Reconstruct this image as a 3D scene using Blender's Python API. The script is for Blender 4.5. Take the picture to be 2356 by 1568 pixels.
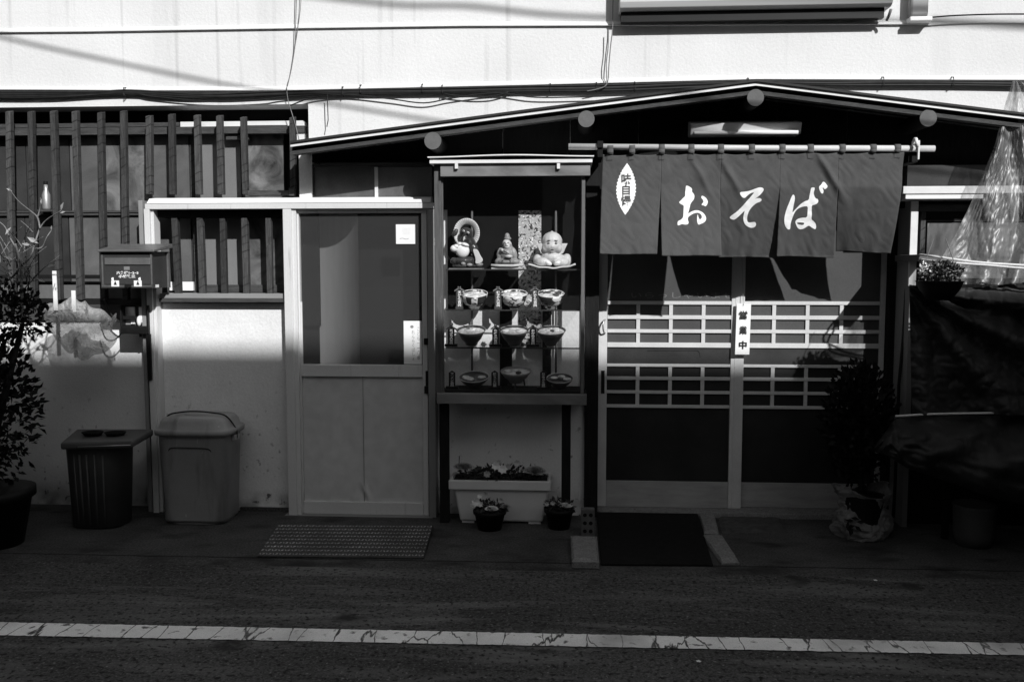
import bpy, bmesh, math, random
from mathutils import Vector, Matrix, noise as mnoise
for o in list(bpy.data.objects): bpy.data.objects.remove(o)
sc = bpy.context.scene
COL = sc.collection
R = math.radians
random.seed(7)

# ------------------------------------------------------------------ camera
CAM = Vector((0.0, -5.3, 1.48)); YAW = R(3.6); PITCH = R(4.7); LENS = 32.0
FPX = LENS / 36.0 * 2356.0                      # focal length in photo units (photo measured 2356 wide)
cd = bpy.data.cameras.new('camera'); cam = bpy.data.objects.new('camera', cd); COL.objects.link(cam)
cam.location = CAM; cam.rotation_euler = (R(90) - PITCH, 0, YAW)
cd.lens = LENS; cd.sensor_width = 36.0; cd.clip_end = 400; cd.clip_start = 0.05
sc.camera = cam
# ------------------------------------------------------------------ light
LD = Vector((-0.56, 1.0, -0.75)).normalized()   # direction the sunlight travels
SUN_EL = math.asin(-LD.z)
w = bpy.data.worlds.new('World'); sc.world = w; w.use_nodes = True
nt = w.node_tree; bg = nt.nodes['Background']
sky = nt.nodes.new('ShaderNodeTexSky'); sky.sky_type = 'NISHITA'; sky.sun_disc = False
sky.sun_elevation = SUN_EL; sky.sun_rotation = math.atan2(-LD.x, -LD.y)
bwn = nt.nodes.new('ShaderNodeRGBToBW')         # black-and-white film: the sky as a grey
nt.links.new(sky.outputs[0], bwn.inputs[0]); nt.links.new(bwn.outputs[0], bg.inputs[0])
bg.inputs[1].default_value = 0.13
sl = bpy.data.lights.new('sun', 'SUN'); sl.energy = 5.0; sl.angle = R(0.7); sl.color = (1, 1, 1)
so = bpy.data.objects.new('sun', sl); COL.objects.link(so)
so.rotation_euler = LD.to_track_quat('-Z', 'Y').to_euler(); so.location = (6, -10, 9)
vs = sc.view_settings; vs.view_transform = 'Standard'; vs.look = 'None'; vs.gamma = 1.0
vs.exposure = 0.0
try: vs.use_curve_mapping = False
except Exception: pass

# ------------------------------------------------------------------ measuring helpers
F_ = Vector((-math.sin(YAW) * math.cos(PITCH), math.cos(YAW) * math.cos(PITCH), -math.sin(PITCH)))
R_ = Vector((math.cos(YAW), math.sin(YAW), 0)); U_ = R_.cross(F_)
def ray(u, v): return F_ + R_ * ((u - 1178) / FPX) - U_ * ((v - 784) / FPX)
def P(u, v, Y=0.0):
    d = ray(u, v); return CAM + d * ((Y - CAM.y) / d.y)
def G(u, v, z=0.0):
    d = ray(u, v); return CAM + d * ((z - CAM.z) / d.z)
def rect(u0, u1, v0, v1, Y=0.0):
    um = (u0 + u1) / 2; vm = (v0 + v1) / 2
    return P(u0, vm, Y).x, P(u1, vm, Y).x, P(um, v1, Y).z, P(um, v0, Y).z

# ------------------------------------------------------------------ mesh builder
class MB:
    def __init__(s): s.v = []; s.f = []
    def quad(s, a, b, c, d):
        n = len(s.v); s.v += [tuple(a), tuple(b), tuple(c), tuple(d)]; s.f.append((n, n+1, n+2, n+3)); return s
    def box(s, x0, x1, y0, y1, z0, z1):
        n = len(s.v)
        s.v += [(x0,y0,z0),(x1,y0,z0),(x1,y1,z0),(x0,y1,z0),(x0,y0,z1),(x1,y0,z1),(x1,y1,z1),(x0,y1,z1)]
        s.f += [(n,n+3,n+2,n+1),(n+4,n+5,n+6,n+7),(n,n+1,n+5,n+4),(n+1,n+2,n+6,n+5),(n+2,n+3,n+7,n+6),(n+3,n,n+4,n+7)]
        return s
    def pbox(s, u0, u1, v0, v1, Yf, dep):
        x0, x1, z0, z1 = rect(u0, u1, v0, v1, Yf); return s.box(x0, x1, Yf, Yf + dep, z0, z1)
    def hexa(s, p):                              # 4 bottom points, 4 top points, both counter-clockwise
        n = len(s.v); s.v += [tuple(q) for q in p]
        s.f += [(n,n+3,n+2,n+1),(n+4,n+5,n+6,n+7),(n,n+1,n+5,n+4),(n+1,n+2,n+6,n+5),(n+2,n+3,n+7,n+6),(n+3,n,n+4,n+7)]
        return s
    def prism(s, poly, y0, y1):                  # poly in x,z
        n = len(s.v); k = len(poly)
        s.v += [(x, y0, z) for x, z in poly] + [(x, y1, z) for x, z in poly]
        s.f.append(tuple(range(n, n+k))); s.f.append(tuple(range(n+2*k-1, n+k-1, -1)))
        for i in range(k): j = (i+1) % k; s.f.append((n+j, n+i, n+k+i, n+k+j))
        return s
    def tube(s, pts, r, seg=8, caps=True):
        pts = [Vector(p) for p in pts]; n0 = len(s.v); m = len(pts)
        rs = r if isinstance(r, (list, tuple)) else [r] * m
        up = Vector((0.13, 0.21, 0.97))
        for i, p in enumerate(pts):
            t = (pts[min(i+1, m-1)] - pts[max(i-1, 0)])
            t = t.normalized() if t.length > 1e-9 else Vector((0, 0, 1))
            a = t.cross(up)
            if a.length < 1e-3: a = t.cross(Vector((1, 0, 0)))
            a.normalize(); b = t.cross(a)
            for k in range(seg):
                th = 2*math.pi*k/seg; s.v.append(tuple(p + (a*math.cos(th) + b*math.sin(th)) * rs[i]))
        for i in range(m-1):
            for k in range(seg):
                q = (k+1) % seg; s.f.append((n0+i*seg+k, n0+i*seg+q, n0+(i+1)*seg+q, n0+(i+1)*seg+k))
        if caps:
            s.f.append(tuple(range(n0+seg-1, n0-1, -1))); s.f.append(tuple(range(n0+(m-1)*seg, n0+m*seg)))
        return s
    def lathe(s, c, prof, seg=24, sx=1.0, sy=1.0, power=2.0, caps=True):   # prof: (radius, z) upwards; power>2 squarish
        n0 = len(s.v); m = len(prof)
        for r, z in prof:
            for k in range(seg):
                th = 2*math.pi*(k+.5)/seg; cx, cy = math.cos(th), math.sin(th)
                if power != 2.0:
                    q = (abs(cx)**power + abs(cy)**power) ** (-1/power); cx *= q; cy *= q
                s.v.append((c[0]+r*sx*cx, c[1]+r*sy*cy, c[2]+z))
        for i in range(m-1):
            for k in range(seg):
                q = (k+1) % seg; s.f.append((n0+i*seg+k, n0+i*seg+q, n0+(i+1)*seg+q, n0+(i+1)*seg+k))
        if caps:
            s.f.append(tuple(range(n0+seg-1, n0-1, -1))); s.f.append(tuple(range(n0+(m-1)*seg, n0+m*seg)))
        return s
    def ball(s, c, rx, ry, rz, seg=14, rings=9, rot=None):
        n0 = len(s.v); c = Vector(c)
        M = rot if rot else Matrix.Identity(3)
        for i in range(rings+1):
            ph = math.pi*i/rings
            for k in range(seg):
                th = 2*math.pi*k/seg
                s.v.append(tuple(c + M @ Vector((rx*math.sin(ph)*math.cos(th), ry*math.sin(ph)*math.sin(th), -rz*math.cos(ph)))))
        for i in range(rings):
            for k in range(seg):
                q = (k+1) % seg; s.f.append((n0+i*seg+k, n0+i*seg+q, n0+(i+1)*seg+q, n0+(i+1)*seg+k))
        return s
    def grid(s, fn, nu, nv):                     # fn(a,b) a,b in 0..1
        n0 = len(s.v)
        for j in range(nv+1):
            for i in range(nu+1): s.v.append(tuple(fn(i/nu, j/nv)))
        for j in range(nv):
            for i in range(nu):
                a = n0+j*(nu+1)+i; s.f.append((a, a+1, a+nu+2, a+nu+1))
        return s
    def leaf(s, p, d, n, L, W, bend=0.2):
        d = Vector(d).normalized(); n = Vector(n); side = d.cross(n)
        if side.length < 1e-4: side = d.cross(Vector((0.3, 0.9, 0.1)))
        side.normalize(); up = side.cross(d); p = Vector(p); k = len(s.v)
        m = p + d*L*.5 + up*L*bend*.5
        s.v += [tuple(p), tuple(m+side*W*.5), tuple(p+d*L), tuple(m-side*W*.5)]; s.f.append((k, k+1, k+2, k+3))
        return s
    def build(s, name, mat, parent=None, smooth=False, bevel=0.0, label=None, solid=0.0, remesh=0.0):
        me = bpy.data.meshes.new(name); me.from_pydata([tuple(map(float, p)) for p in s.v], [], s.f); me.validate(); me.update()
        return finish(me, name, mat, parent, smooth, bevel, label, solid, remesh)
def finish(me, name, mat, parent=None, smooth=False, bevel=0.0, label=None, solid=0.0, remesh=0.0):
    o = bpy.data.objects.new(name, me); COL.objects.link(o)
    if mat: me.materials.append(mat)
    if smooth:
        for p in me.polygons: p.use_smooth = True
    if remesh:
        m = o.modifiers.new('remesh', 'REMESH'); m.mode = 'VOXEL'; m.voxel_size = remesh; m.use_smooth_shade = True
        m = o.modifiers.new('smooth', 'SMOOTH'); m.factor = .5; m.iterations = 4
    if solid:
        m = o.modifiers.new('thickness', 'SOLIDIFY'); m.thickness = solid; m.offset = 0
    if bevel:
        m = o.modifiers.new('bevel', 'BEVEL'); m.width = bevel; m.segments = 2; m.limit_method = 'ANGLE'; m.angle_limit = R(35)
    if parent: attach(o, parent)
    if label: o['label'] = label
    return o
def attach(o, parent):
    o.parent = parent; M = Matrix.Identity(4); q = parent
    if q.type == 'EMPTY': M = Matrix.Translation(-q.location)
    o.matrix_parent_inverse = M
def thing(name, label, cat, loc=(0, 0, 0), group=None):
    o = bpy.data.objects.new(name, None); COL.objects.link(o); o.empty_display_size = .1
    o.location = Vector(loc); o['label'] = label; o['category'] = cat
    if group: o['group'] = group
    return o
def tag(o, label, cat, group=None):
    o['label'] = label; o['category'] = cat
    if group: o['group'] = group
    return o
def struct(o): o['kind'] = 'structure'; return o

# ------------------------------------------------------------------ materials (all greys: the photograph is black and white)
def mat(name, g, rough=.6, var=.18, scale=6.0, bump=0.0, bscale=80.0, stretch=(1, 1, 1), metal=0.0, spec=.4, fine=.0, dist=0.0):
    m = bpy.data.materials.new(name); m.use_nodes = True; t = m.node_tree; N = t.nodes; L = t.links
    b = N['Principled BSDF']; b.inputs['Roughness'].default_value = rough; b.inputs['Metallic'].default_value = metal
    b.inputs['Specular IOR Level'].default_value = spec
    tc = N.new('ShaderNodeTexCoord'); mp = N.new('ShaderNodeMapping'); mp.inputs['Scale'].default_value = stretch
    L.new(tc.outputs['Object'], mp.inputs[0])
    n1 = N.new('ShaderNodeTexNoise'); n1.inputs['Scale'].default_value = scale; n1.inputs['Detail'].default_value = 6
    n1.inputs['Roughness'].default_value = .62; n1.inputs['Distortion'].default_value = dist
    L.new(mp.outputs[0], n1.inputs[0])
    mr = N.new('ShaderNodeMapRange'); mr.inputs[1].default_value = .28; mr.inputs[2].default_value = .72
    mr.inputs[3].default_value = g*(1-var); mr.inputs[4].default_value = g*(1+var)
    L.new(n1.outputs[0], mr.inputs[0]); out = mr.outputs[0]
    if fine:
        n2 = N.new('ShaderNodeTexNoise'); n2.inputs['Scale'].default_value = bscale*2; n2.inputs['Detail'].default_value = 3
        L.new(mp.outputs[0], n2.inputs[0])
        m2 = N.new('ShaderNodeMapRange'); m2.inputs[1].default_value = .3; m2.inputs[2].default_value = .7
        m2.inputs[3].default_value = 1-fine; m2.inputs[4].default_value = 1+fine
        L.new(n2.outputs[0], m2.inputs[0]); mu = N.new('ShaderNodeMath'); mu.operation = 'MULTIPLY'
        L.new(out, mu.inputs[0]); L.new(m2.outputs[0], mu.inputs[1]); out = mu.outputs[0]
    m['out'] = 0
    L.new(out, b.inputs['Base Color'])
    if bump:
        nb = N.new('ShaderNodeTexNoise'); nb.inputs['Scale'].default_value = bscale; nb.inputs['Detail'].default_value = 4
        L.new(mp.outputs[0], nb.inputs[0])
        bp = N.new('ShaderNodeBump'); bp.inputs['Strength'].default_value = bump; bp.inputs['Distance'].default_value = .004
        L.new(nb.outputs[0], bp.inputs['Height']); L.new(bp.outputs[0], b.inputs['Normal'])
    return m
def overlay(m, g2, lo, hi, scale, stretch=(1, 1, 1), detail=5, zmask=None, kind='noise', dist=.0):
    """wear, stains, specks or painted light patches of grey g2 where a noise passes lo..hi, optionally only below a height"""
    t = m.node_tree; N = t.nodes; L = t.links; b = N['Principled BSDF']
    src = b.inputs['Base Color'].links[0].from_socket
    tc = N.new('ShaderNodeTexCoord'); mp = N.new('ShaderNodeMapping'); mp.inputs['Scale'].default_value = stretch
    L.new(tc.outputs['Object'], mp.inputs[0])
    if kind == 'noise':
        n = N.new('ShaderNodeTexNoise'); n.inputs['Scale'].default_value = scale; n.inputs['Detail'].default_value = detail
        n.inputs['Distortion'].default_value = dist; o = n.outputs[0]
    elif kind == 'edge':
        n = N.new('ShaderNodeTexVoronoi'); n.feature = 'DISTANCE_TO_EDGE'; n.inputs['Scale'].default_value = scale; o = n.outputs[0]
        nn = N.new('ShaderNodeTexNoise'); nn.inputs['Scale'].default_value = scale*1.7; nn.inputs['Detail'].default_value = 4
        vm = N.new('ShaderNodeVectorMath'); vm.operation = 'MULTIPLY_ADD'; vm.inputs[1].default_value = (dist,)*3
        L.new(mp.outputs[0], nn.inputs[0]); L.new(nn.outputs[1], vm.inputs[0]); L.new(mp.outputs[0], vm.inputs[2]); L.new(vm.outputs[0], n.inputs[0])
    else:
        n = N.new('ShaderNodeTexVoronoi'); n.inputs['Scale'].default_value = scale; o = n.outputs[0]
    if kind != 'edge': L.new(mp.outputs[0], n.inputs[0])
    r = N.new('ShaderNodeMapRange'); r.inputs[1].default_value = lo; r.inputs[2].default_value = hi; L.new(o, r.inputs[0]); fac = r.outputs[0]
    if zmask:
        s = N.new('ShaderNodeSeparateXYZ'); L.new(tc.outputs['Object'], s.inputs[0])
        z = N.new('ShaderNodeMapRange'); z.inputs[1].default_value = zmask[0]; z.inputs[2].default_value = zmask[1]
        z.inputs[3].default_value = 1; z.inputs[4].default_value = 0; L.new(s.outputs[2], z.inputs[0])
        mu = N.new('ShaderNodeMath'); mu.operation = 'MULTIPLY'; L.new(fac, mu.inputs[0]); L.new(z.outputs[0], mu.inputs[1]); fac = mu.outputs[0]
    mx = N.new('ShaderNodeMix'); mx.data_type = 'FLOAT'; L.new(fac, mx.inputs[0]); L.new(src, mx.inputs[2]); mx.inputs[3].default_value = g2
    L.new(mx.outputs[0], b.inputs['Base Color'])
    return m
def glass(name, tint=.92, refl=1.0, rough=.02, haze=0.0, hazeg=.5):
    m = bpy.data.materials.new(name); m.use_nodes = True; t = m.node_tree; N = t.nodes; L = t.links
    N.remove(N['Principled BSDF']); out = N['Material Output']
    tr = N.new('ShaderNodeBsdfTransparent'); tr.inputs[0].default_value = (tint,)*3 + (1,)
    gl = N.new('ShaderNodeBsdfGlossy'); gl.inputs[0].default_value = (refl,)*3 + (1,); gl.inputs['Roughness'].default_value = rough
    lw = N.new('ShaderNodeLayerWeight'); lw.inputs[0].default_value = .5      # Schlick reflectance, the same on both faces of a pane
    pw = N.new('ShaderNodeMath'); pw.operation = 'POWER'; pw.inputs[1].default_value = 5; L.new(lw.outputs['Facing'], pw.inputs[0])
    fr = N.new('ShaderNodeMath'); fr.operation = 'MULTIPLY_ADD'; fr.inputs[1].default_value = .96; fr.inputs[2].default_value = .04; L.new(pw.outputs[0], fr.inputs[0])
    mx = N.new('ShaderNodeMixShader'); L.new(fr.outputs[0], mx.inputs[0]); L.new(tr.outputs[0], mx.inputs[1]); L.new(gl.outputs[0], mx.inputs[2])
    last = mx
    if haze:
        df = N.new('ShaderNodeBsdfDiffuse'); df.inputs[0].default_value = (hazeg,)*3 + (1,)
        m2 = N.new('ShaderNodeMixShader'); m2.inputs[0].default_value = haze; L.new(mx.outputs[0], m2.inputs[1]); L.new(df.outputs[0], m2.inputs[2]); last = m2
    L.new(last.outputs[0], out.inputs[0]); return m
def film(name, g, clear_lo, clear_hi, scale=5.0, stretch=(1, 1, 1), rough=.25):
    """thin plastic film: part clear, part milky, in streaks"""
    m = bpy.data.materials.new(name); m.use_nodes = True; t = m.node_tree; N = t.nodes; L = t.links
    N.remove(N['Principled BSDF']); out = N['Material Output']
    tc = N.new('ShaderNodeTexCoord'); mp = N.new('ShaderNodeMapping'); mp.inputs['Scale'].default_value = stretch; L.new(tc.outputs['Object'], mp.inputs[0])
    n = N.new('ShaderNodeTexNoise'); n.inputs['Scale'].default_value = scale; n.inputs['Detail'].default_value = 7; n.inputs['Roughness'].default_value = .65
    L.new(mp.outputs[0], n.inputs[0])
    r = N.new('ShaderNodeMapRange'); r.inputs[1].default_value = .35; r.inputs[2].default_value = .7; r.inputs[3].default_value = clear_hi; r.inputs[4].default_value = clear_lo
    L.new(n.outputs[0], r.inputs[0])
    tr = N.new('ShaderNodeBsdfTransparent'); tr.inputs[0].default_value = (.95, .95, .95, 1)
    df = N.new('ShaderNodeBsdfDiffuse'); df.inputs[0].default_value = (g, g, g, 1)
    tl = N.new('ShaderNodeBsdfTranslucent'); tl.inputs[0].default_value = (g, g, g, 1)
    gl = N.new('ShaderNodeBsdfGlossy'); gl.inputs['Roughness'].default_value = rough; gl.inputs[0].default_value = (.9, .9, .9, 1)
    a = N.new('ShaderNodeMixShader'); a.inputs[0].default_value = .4; L.new(df.outputs[0], a.inputs[1]); L.new(tl.outputs[0], a.inputs[2])
    b = N.new('ShaderNodeMixShader'); b.inputs[0].default_value = .12; L.new(a.outputs[0], b.inputs[1]); L.new(gl.outputs[0], b.inputs[2])
    c = N.new('ShaderNodeMixShader'); L.new(r.outputs[0], c.inputs[0]); L.new(b.outputs[0], c.inputs[1]); L.new(tr.outputs[0], c.inputs[2])
    L.new(c.outputs[0], out.inputs[0]); return m

M_ = {}
M_['stucco'] = mat('white_stucco', .66, .9, .07, 1.6, bump=.45, bscale=55, fine=.05)
overlay(M_['stucco'], .55, .60, .80, 1.2, (2.6, 1, .35))
overlay(M_['stucco'], .46, .60, .78, 2.2, (7, 1, .22)); overlay(M_['stucco'], .30, .68, .76, 42, zmask=(2.2, 2.75))
M_['low'] = mat('painted_lower_wall', .72, .9, .09, 2.5, bump=.5, bscale=60, fine=.06)
overlay(M_['low'], .12, .64, .72, 24, zmask=(.15, .9))
overlay(M_['low'], .10, .40, .75, 7, zmask=(.05, .16))
overlay(M_['low'], .90, .70, .78, 4, (6, 1, .5))
M_['ledge'] = mat('pale_metal_flashing', .74, .55, .08, 5, fine=.05)
M_['blackwood'] = mat('blackened_timber', .014, .7, .35, 9, bump=.5, bscale=40, stretch=(12, 12, 1), spec=0.08)
M_['slat'] = mat('weathered_dark_timber', .05, .75, .45, 12, bump=.7, bscale=50, stretch=(8, 8, .9), fine=.2, spec=0.2)
overlay(M_['slat'], .13, .69, .73, 14, (2.5, 2.5, 5), dist=1.5)
def grooves(m, g2, scale, ang):
    t = m.node_tree; N = t.nodes; L = t.links; b = N['Principled BSDF']; src = b.inputs['Base Color'].links[0].from_socket
    tc = N.new('ShaderNodeTexCoord'); mp = N.new('ShaderNodeMapping'); mp.inputs['Rotation'].default_value = (0, ang, 0); L.new(tc.outputs['Object'], mp.inputs[0])
    oi = N.new('ShaderNodeObjectInfo'); va = N.new('ShaderNodeVectorMath'); va.operation = 'MULTIPLY_ADD'; va.inputs[1].default_value = (3.1, 0, 5.7); L.new(oi.outputs['Random'], va.inputs[0]); L.new(tc.outputs['Object'], va.inputs[2]); L.new(va.outputs[0], mp.inputs[0])
    wv = N.new('ShaderNodeTexWave'); wv.bands_direction = 'Z'; wv.inputs['Scale'].default_value = scale; wv.inputs['Distortion'].default_value = 5.0; wv.inputs['Detail'].default_value = 2; wv.inputs['Detail Scale'].default_value = .6
    L.new(mp.outputs[0], wv.inputs[0]); r = N.new('ShaderNodeMapRange'); r.inputs[1].default_value = .07; r.inputs[2].default_value = .0; L.new(wv.outputs['Fac'], r.inputs[0])
    nz = N.new('ShaderNodeTexNoise'); nz.inputs['Scale'].default_value = 9; L.new(va.outputs[0], nz.inputs[0]); nr_ = N.new('ShaderNodeMapRange'); nr_.inputs[1].default_value = .42; nr_.inputs[2].default_value = .6; nr_.inputs[4].default_value = .85; L.new(nz.outputs[0], nr_.inputs[0])
    mu = N.new('ShaderNodeMath'); mu.operation = 'MULTIPLY'; L.new(r.outputs[0], mu.inputs[0]); L.new(nr_.outputs[0], mu.inputs[1]); r = mu
    tn = N.new('ShaderNodeMapRange'); tn.inputs[3].default_value = .65; tn.inputs[4].default_value = 1.3; L.new(oi.outputs['Random'], tn.inputs[0]); m3 = N.new('ShaderNodeMath'); m3.operation = 'MULTIPLY'; L.new(src, m3.inputs[0]); L.new(tn.outputs[0], m3.inputs[1]); src = m3.outputs[0]
    mx = N.new('ShaderNodeMix'); mx.data_type = 'FLOAT'; L.new(r.outputs[0], mx.inputs[0]); L.new(src, mx.inputs[2]); mx.inputs[3].default_value = g2; L.new(mx.outputs[0], b.inputs['Base Color'])
grooves(M_['slat'], .004, 7.0, .45)
M_['slatx'] = mat('weathered_dark_rail', .055, .75, .4, 12, bump=.7, bscale=50, stretch=(.9, 8, 8), fine=.2, spec=0.2)
M_['whitewood'] = mat('white_painted_wood', .66, .7, .08, 12, bump=.2, bscale=60)
M_['alu'] = mat('pale_anodised_aluminium', .60, .48, .05, 3, stretch=(1, 1, .3), fine=.05, bscale=120)
overlay(M_['alu'], .35, .62, .85, 5, (8, 1, .8))
M_['panel'] = mat('door_lower_panel', .55, .5, .10, 2.0, fine=.06, bump=.05, bscale=8)
overlay(M_['panel'], .25, .55, .8, 5, (1, 1, .4), zmask=(.02, .35))
M_['dark'] = mat('dark_recess', .012, .9, .2, spec=0.05)
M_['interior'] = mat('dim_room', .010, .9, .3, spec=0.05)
M_['pane_dark'] = mat('frosted_pane_dark', .038, .3, .35, 3.5, fine=.12, bump=.05)  # tone lowered for the light fall-off over the left window panes
M_['pane_mid'] = mat('frosted_pane_mid', .10, .35, .35, 4, fine=.1, dist=1)
M_['pane_pale'] = mat('frosted_pane_pale', .17, .45, .12, 3, fine=.08)
M_['pane_smears'] = mat('reflection_smear_pane', .12, .35, .85, 3.0, dist=2.6, fine=.08)  # mottling painted in for bright reflections on the panes
M_['glass'] = glass('clear_glass', .985)
M_['door_glass'] = glass('door_glass', .9, 1.0, .03, .03, .6)
M_['canopy'] = mat('dark_roof_sheet', .03, .5, .3, 6, spec=0.15)
M_['fascia'] = mat('white_drip_edge', .72, .45, .08, 5, (1, 1, 1) and 0, 80)
M_['log'] = mat('log_end_grain', .11, .8, .12, 30, bump=.3, bscale=60)
M_['signwood'] = mat('varnished_board', .17, .35, .5, 2.2, stretch=(.6, 1, 2.5), dist=1.5)
M_['post'] = mat('worn_brown_post', .075, .65, .5, 8, bump=.4, stretch=(10, 10, .8))
overlay(M_['post'], .5, .735, .76, 9, (6, 6, 1.4))
M_['pole'] = mat('pale_bamboo_pole', .52, .5, .22, 6, stretch=(.7, 5, 5), fine=.1)
M_['noren'] = mat('curtain_cloth', .078, .95, .06, 3, bump=.45, bscale=420, fine=.22, spec=0.1)
M_['loop'] = mat('curtain_loop', .10, .95, .1, 5, fine=.2, bscale=300, spec=0.1)
M_['stitch'] = mat('dark_thread', .02, .9)
M_['print'] = mat('white_dye', .85, .9, .03, 5)
M_['curtain'] = mat('thin_curtain', .20, .95, .1, 6, stretch=(6, 1, .4))
M_['ink'] = mat('black_ink', .012, .6)
M_['darkink'] = mat('dark_print', .09, .9)
M_['doorwood'] = mat('sliding_door_wood', .57, .55, .10, 6, stretch=(1, 1, 1), fine=.06)
M_['doorlow'] = mat('kick_rail_wood', .34, .55, .2, 5, stretch=(1, 4, 5), fine=.08)
M_['doorglass'] = mat('dark_frosted_glass', .075, .28, .18, 3, fine=.1)
M_['doorboard'] = mat('dark_door_board', .022, .5, .3, 4, spec=0.2)
M_['paper'] = mat('white_paper', .78, .8, .04, 6)
M_['stone'] = mat('rough_granite', .20, .9, .25, 30, bump=.8, bscale=60, fine=.25)
overlay(M_['stone'], .03, .62, .70, 60)
M_['rubber'] = mat('black_rubber', .010, .85, .3, 30, bump=.6, bscale=120, spec=0.1)
M_['plate'] = mat('worn_steel_plate', .065, .5, .35, 5, metal=.5, fine=.2, bscale=40)
M_['tread'] = mat('polished_tread', .38, .5, .45, 5, metal=.2, fine=.2, bscale=40)
M_['plastic_white'] = mat('white_plastic', .62, .45, .08, 5)
M_['plastic_grey'] = mat('grey_plastic', .28, .42, .12, 4, fine=.06, spec=.5)
overlay(M_['plastic_grey'], .12, .52, .75, 4, (3, 1, .5)); overlay(M_['plastic_grey'], .5, .69, .73, 38, (1, 1, .3))
M_['plastic_dark'] = mat('dark_plastic', .012, .45, .2, 5, spec=0.2)
M_['tub'] = mat('dull_tub_plastic', .07, .5, .2, 5, spec=0.3)
M_['pot_dark'] = mat('dark_pot', .006, .6, .2, 6, spec=0.2)
M_['soil'] = mat('potting_soil', .02, .95, .4, 40, bump=.8, bscale=60)
M_['leaf'] = mat('dark_leaf', .035, .55, .4, 12, spec=0.3)
M_['leaf_black'] = mat('conifer_needles', .009, .7, .3, 12, spec=0.15)
M_['cabbage'] = mat('ornamental_cabbage_leaf', .42, .6, .35, 22, fine=.1)
M_['petal'] = mat('pale_petal', .82, .6, .15, 20)
M_['bark'] = mat('pale_twig', .16, .8, .3, 30, bump=.4)
M_['bud'] = mat('pale_leaf', .35, .6, .2, 20)
M_['ceramic'] = mat('white_ceramic', .78, .3, .04, 8)
M_['ceramic_dark'] = mat('brown_glaze', .045, .25, .45, 9)
M_['ceramic_grey'] = mat('grey_glaze', .26, .4, .3, 14)
M_['ceramic_mid'] = mat('pale_glaze', .55, .45, .15, 16)
M_['bowl_plain'] = mat('dark_bowl_glaze', .055, .35, .3, 10, stretch=(1, 1, 6))
M_['bowl_print'] = mat('printed_porcelain', .72, .25, .05, 5)
overlay(M_['bowl_print'], .04, .52, .58, 26, dist=1.5); overlay(M_['bowl_print'], .03, .5, .52, 11, (1.6, 1.6, .3), detail=1)
M_['food'] = mat('model_food', .62, .5, .45, 45, bump=.8, bscale=70)
M_['food_dark'] = mat('model_broth', .07, .3, .7, 30, bump=.5, bscale=60)
M_['white_food'] = mat('white_slice', .8, .4, .04)
M_['speckle'] = mat('speckled_stone_board', .42, .8, .15, 50)
overlay(M_['speckle'], .05, .54, .58, 70, detail=3); overlay(M_['speckle'], .85, .60, .66, 95, detail=2)
M_['tagboard'] = mat('menu_tag_wood', .045, .6, .2, 9)
M_['tagblack'] = mat('menu_tag_lacquer', .008, .4, .2, 9, spec=0.2)
M_['tagroof'] = mat('menu_tag_gable', .16, .6, .2, 9)
M_['cable'] = mat('black_cable', .02, .55, .3, 20, spec=0.2)
M_['wire'] = mat('grey_wire', .16, .6, .3, 20)
M_['acbody'] = mat('ribbed_pale_casing', .50, .5, .08, 3, stretch=(.3, 1, 8))
M_['pipe'] = mat('grey_downpipe', .24, .5, .1, 4)
M_['mailbox'] = mat('dark_mailbox_paint', .042, .4, .2, 7, fine=.12, spec=0.25)
M_['mailflap'] = mat('mailbox_flap', .10, .45, .25, 12, fine=.12)
M_['steel'] = mat('dull_steel', .45, .4, .2, 9, metal=.6)
M_['film'] = film('clear_plastic_sheet', .30, .15, .78, 6.0, (3.2, 1, .9), .45)
M_['bagfilm'] = film('crumpled_bag_film', .72, .08, .48, 9.0, rough=.3)
M_['tarp'] = mat('dark_tarpaulin', .022, .6, .5, 4, spec=.3, stretch=(3, 1, 1), bump=.9, bscale=18)
M_['rope'] = mat('white_rope', .62, .85, .2, 200)
M_['cloth'] = mat('crumpled_pale_sack', .16, .85, .25, 9, bump=.6, bscale=30)
M_['asphalt'] = mat('asphalt', .064, .82, .40, .9, bump=1.0, bscale=48, fine=.75, dist=.6, spec=0.2)
overlay(M_['asphalt'], .17, .50, .78, 1.1, (.6, 3.4, 1), dist=1.6); overlay(M_['asphalt'], .13, .60, .78, 4, (.5, 3, 1), dist=1.5); overlay(M_['asphalt'], .19, .62, .72, 66, detail=2); overlay(M_['asphalt'], .010, .56, .66, 48, detail=2); overlay(M_['asphalt'], .025, .66, .72, 26); overlay(M_['asphalt'], .022, .63, .72, 3.5)  # broad pale streaks paint in patches of reflected light; specks are grain
M_['apron'] = mat('stained_concrete', .060, .85, .45, 2.2, bump=1.0, bscale=50, fine=.5, spec=0.2)
overlay(M_['apron'], .022, .52, .70, 3.5, (1, 2, 1))
M_['linepaint'] = mat('worn_road_paint', .84, .75, .12, 4, bump=.4, bscale=160, fine=.18)
overlay(M_['linepaint'], .05, .026, .008, 5.5, (1.5, .32, 1), kind='edge', dist=.14); overlay(M_['linepaint'], .12, .60, .70, 24); overlay(M_['linepaint'], .35, .5, .75, 2.2)
M_['tile'] = mat('worn_tile', .06, .7, .5, 25, bump=.6)
M_['brickg'] = mat('perforated_block', .10, .9, .3, 25, bump=.6)
M_['house'] = mat('opposite_house_render', .22, .9, .15, 1.2, bump=.3)
M_['house_glass'] = mat('opposite_window_glass', .02, .08, .2)

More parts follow.
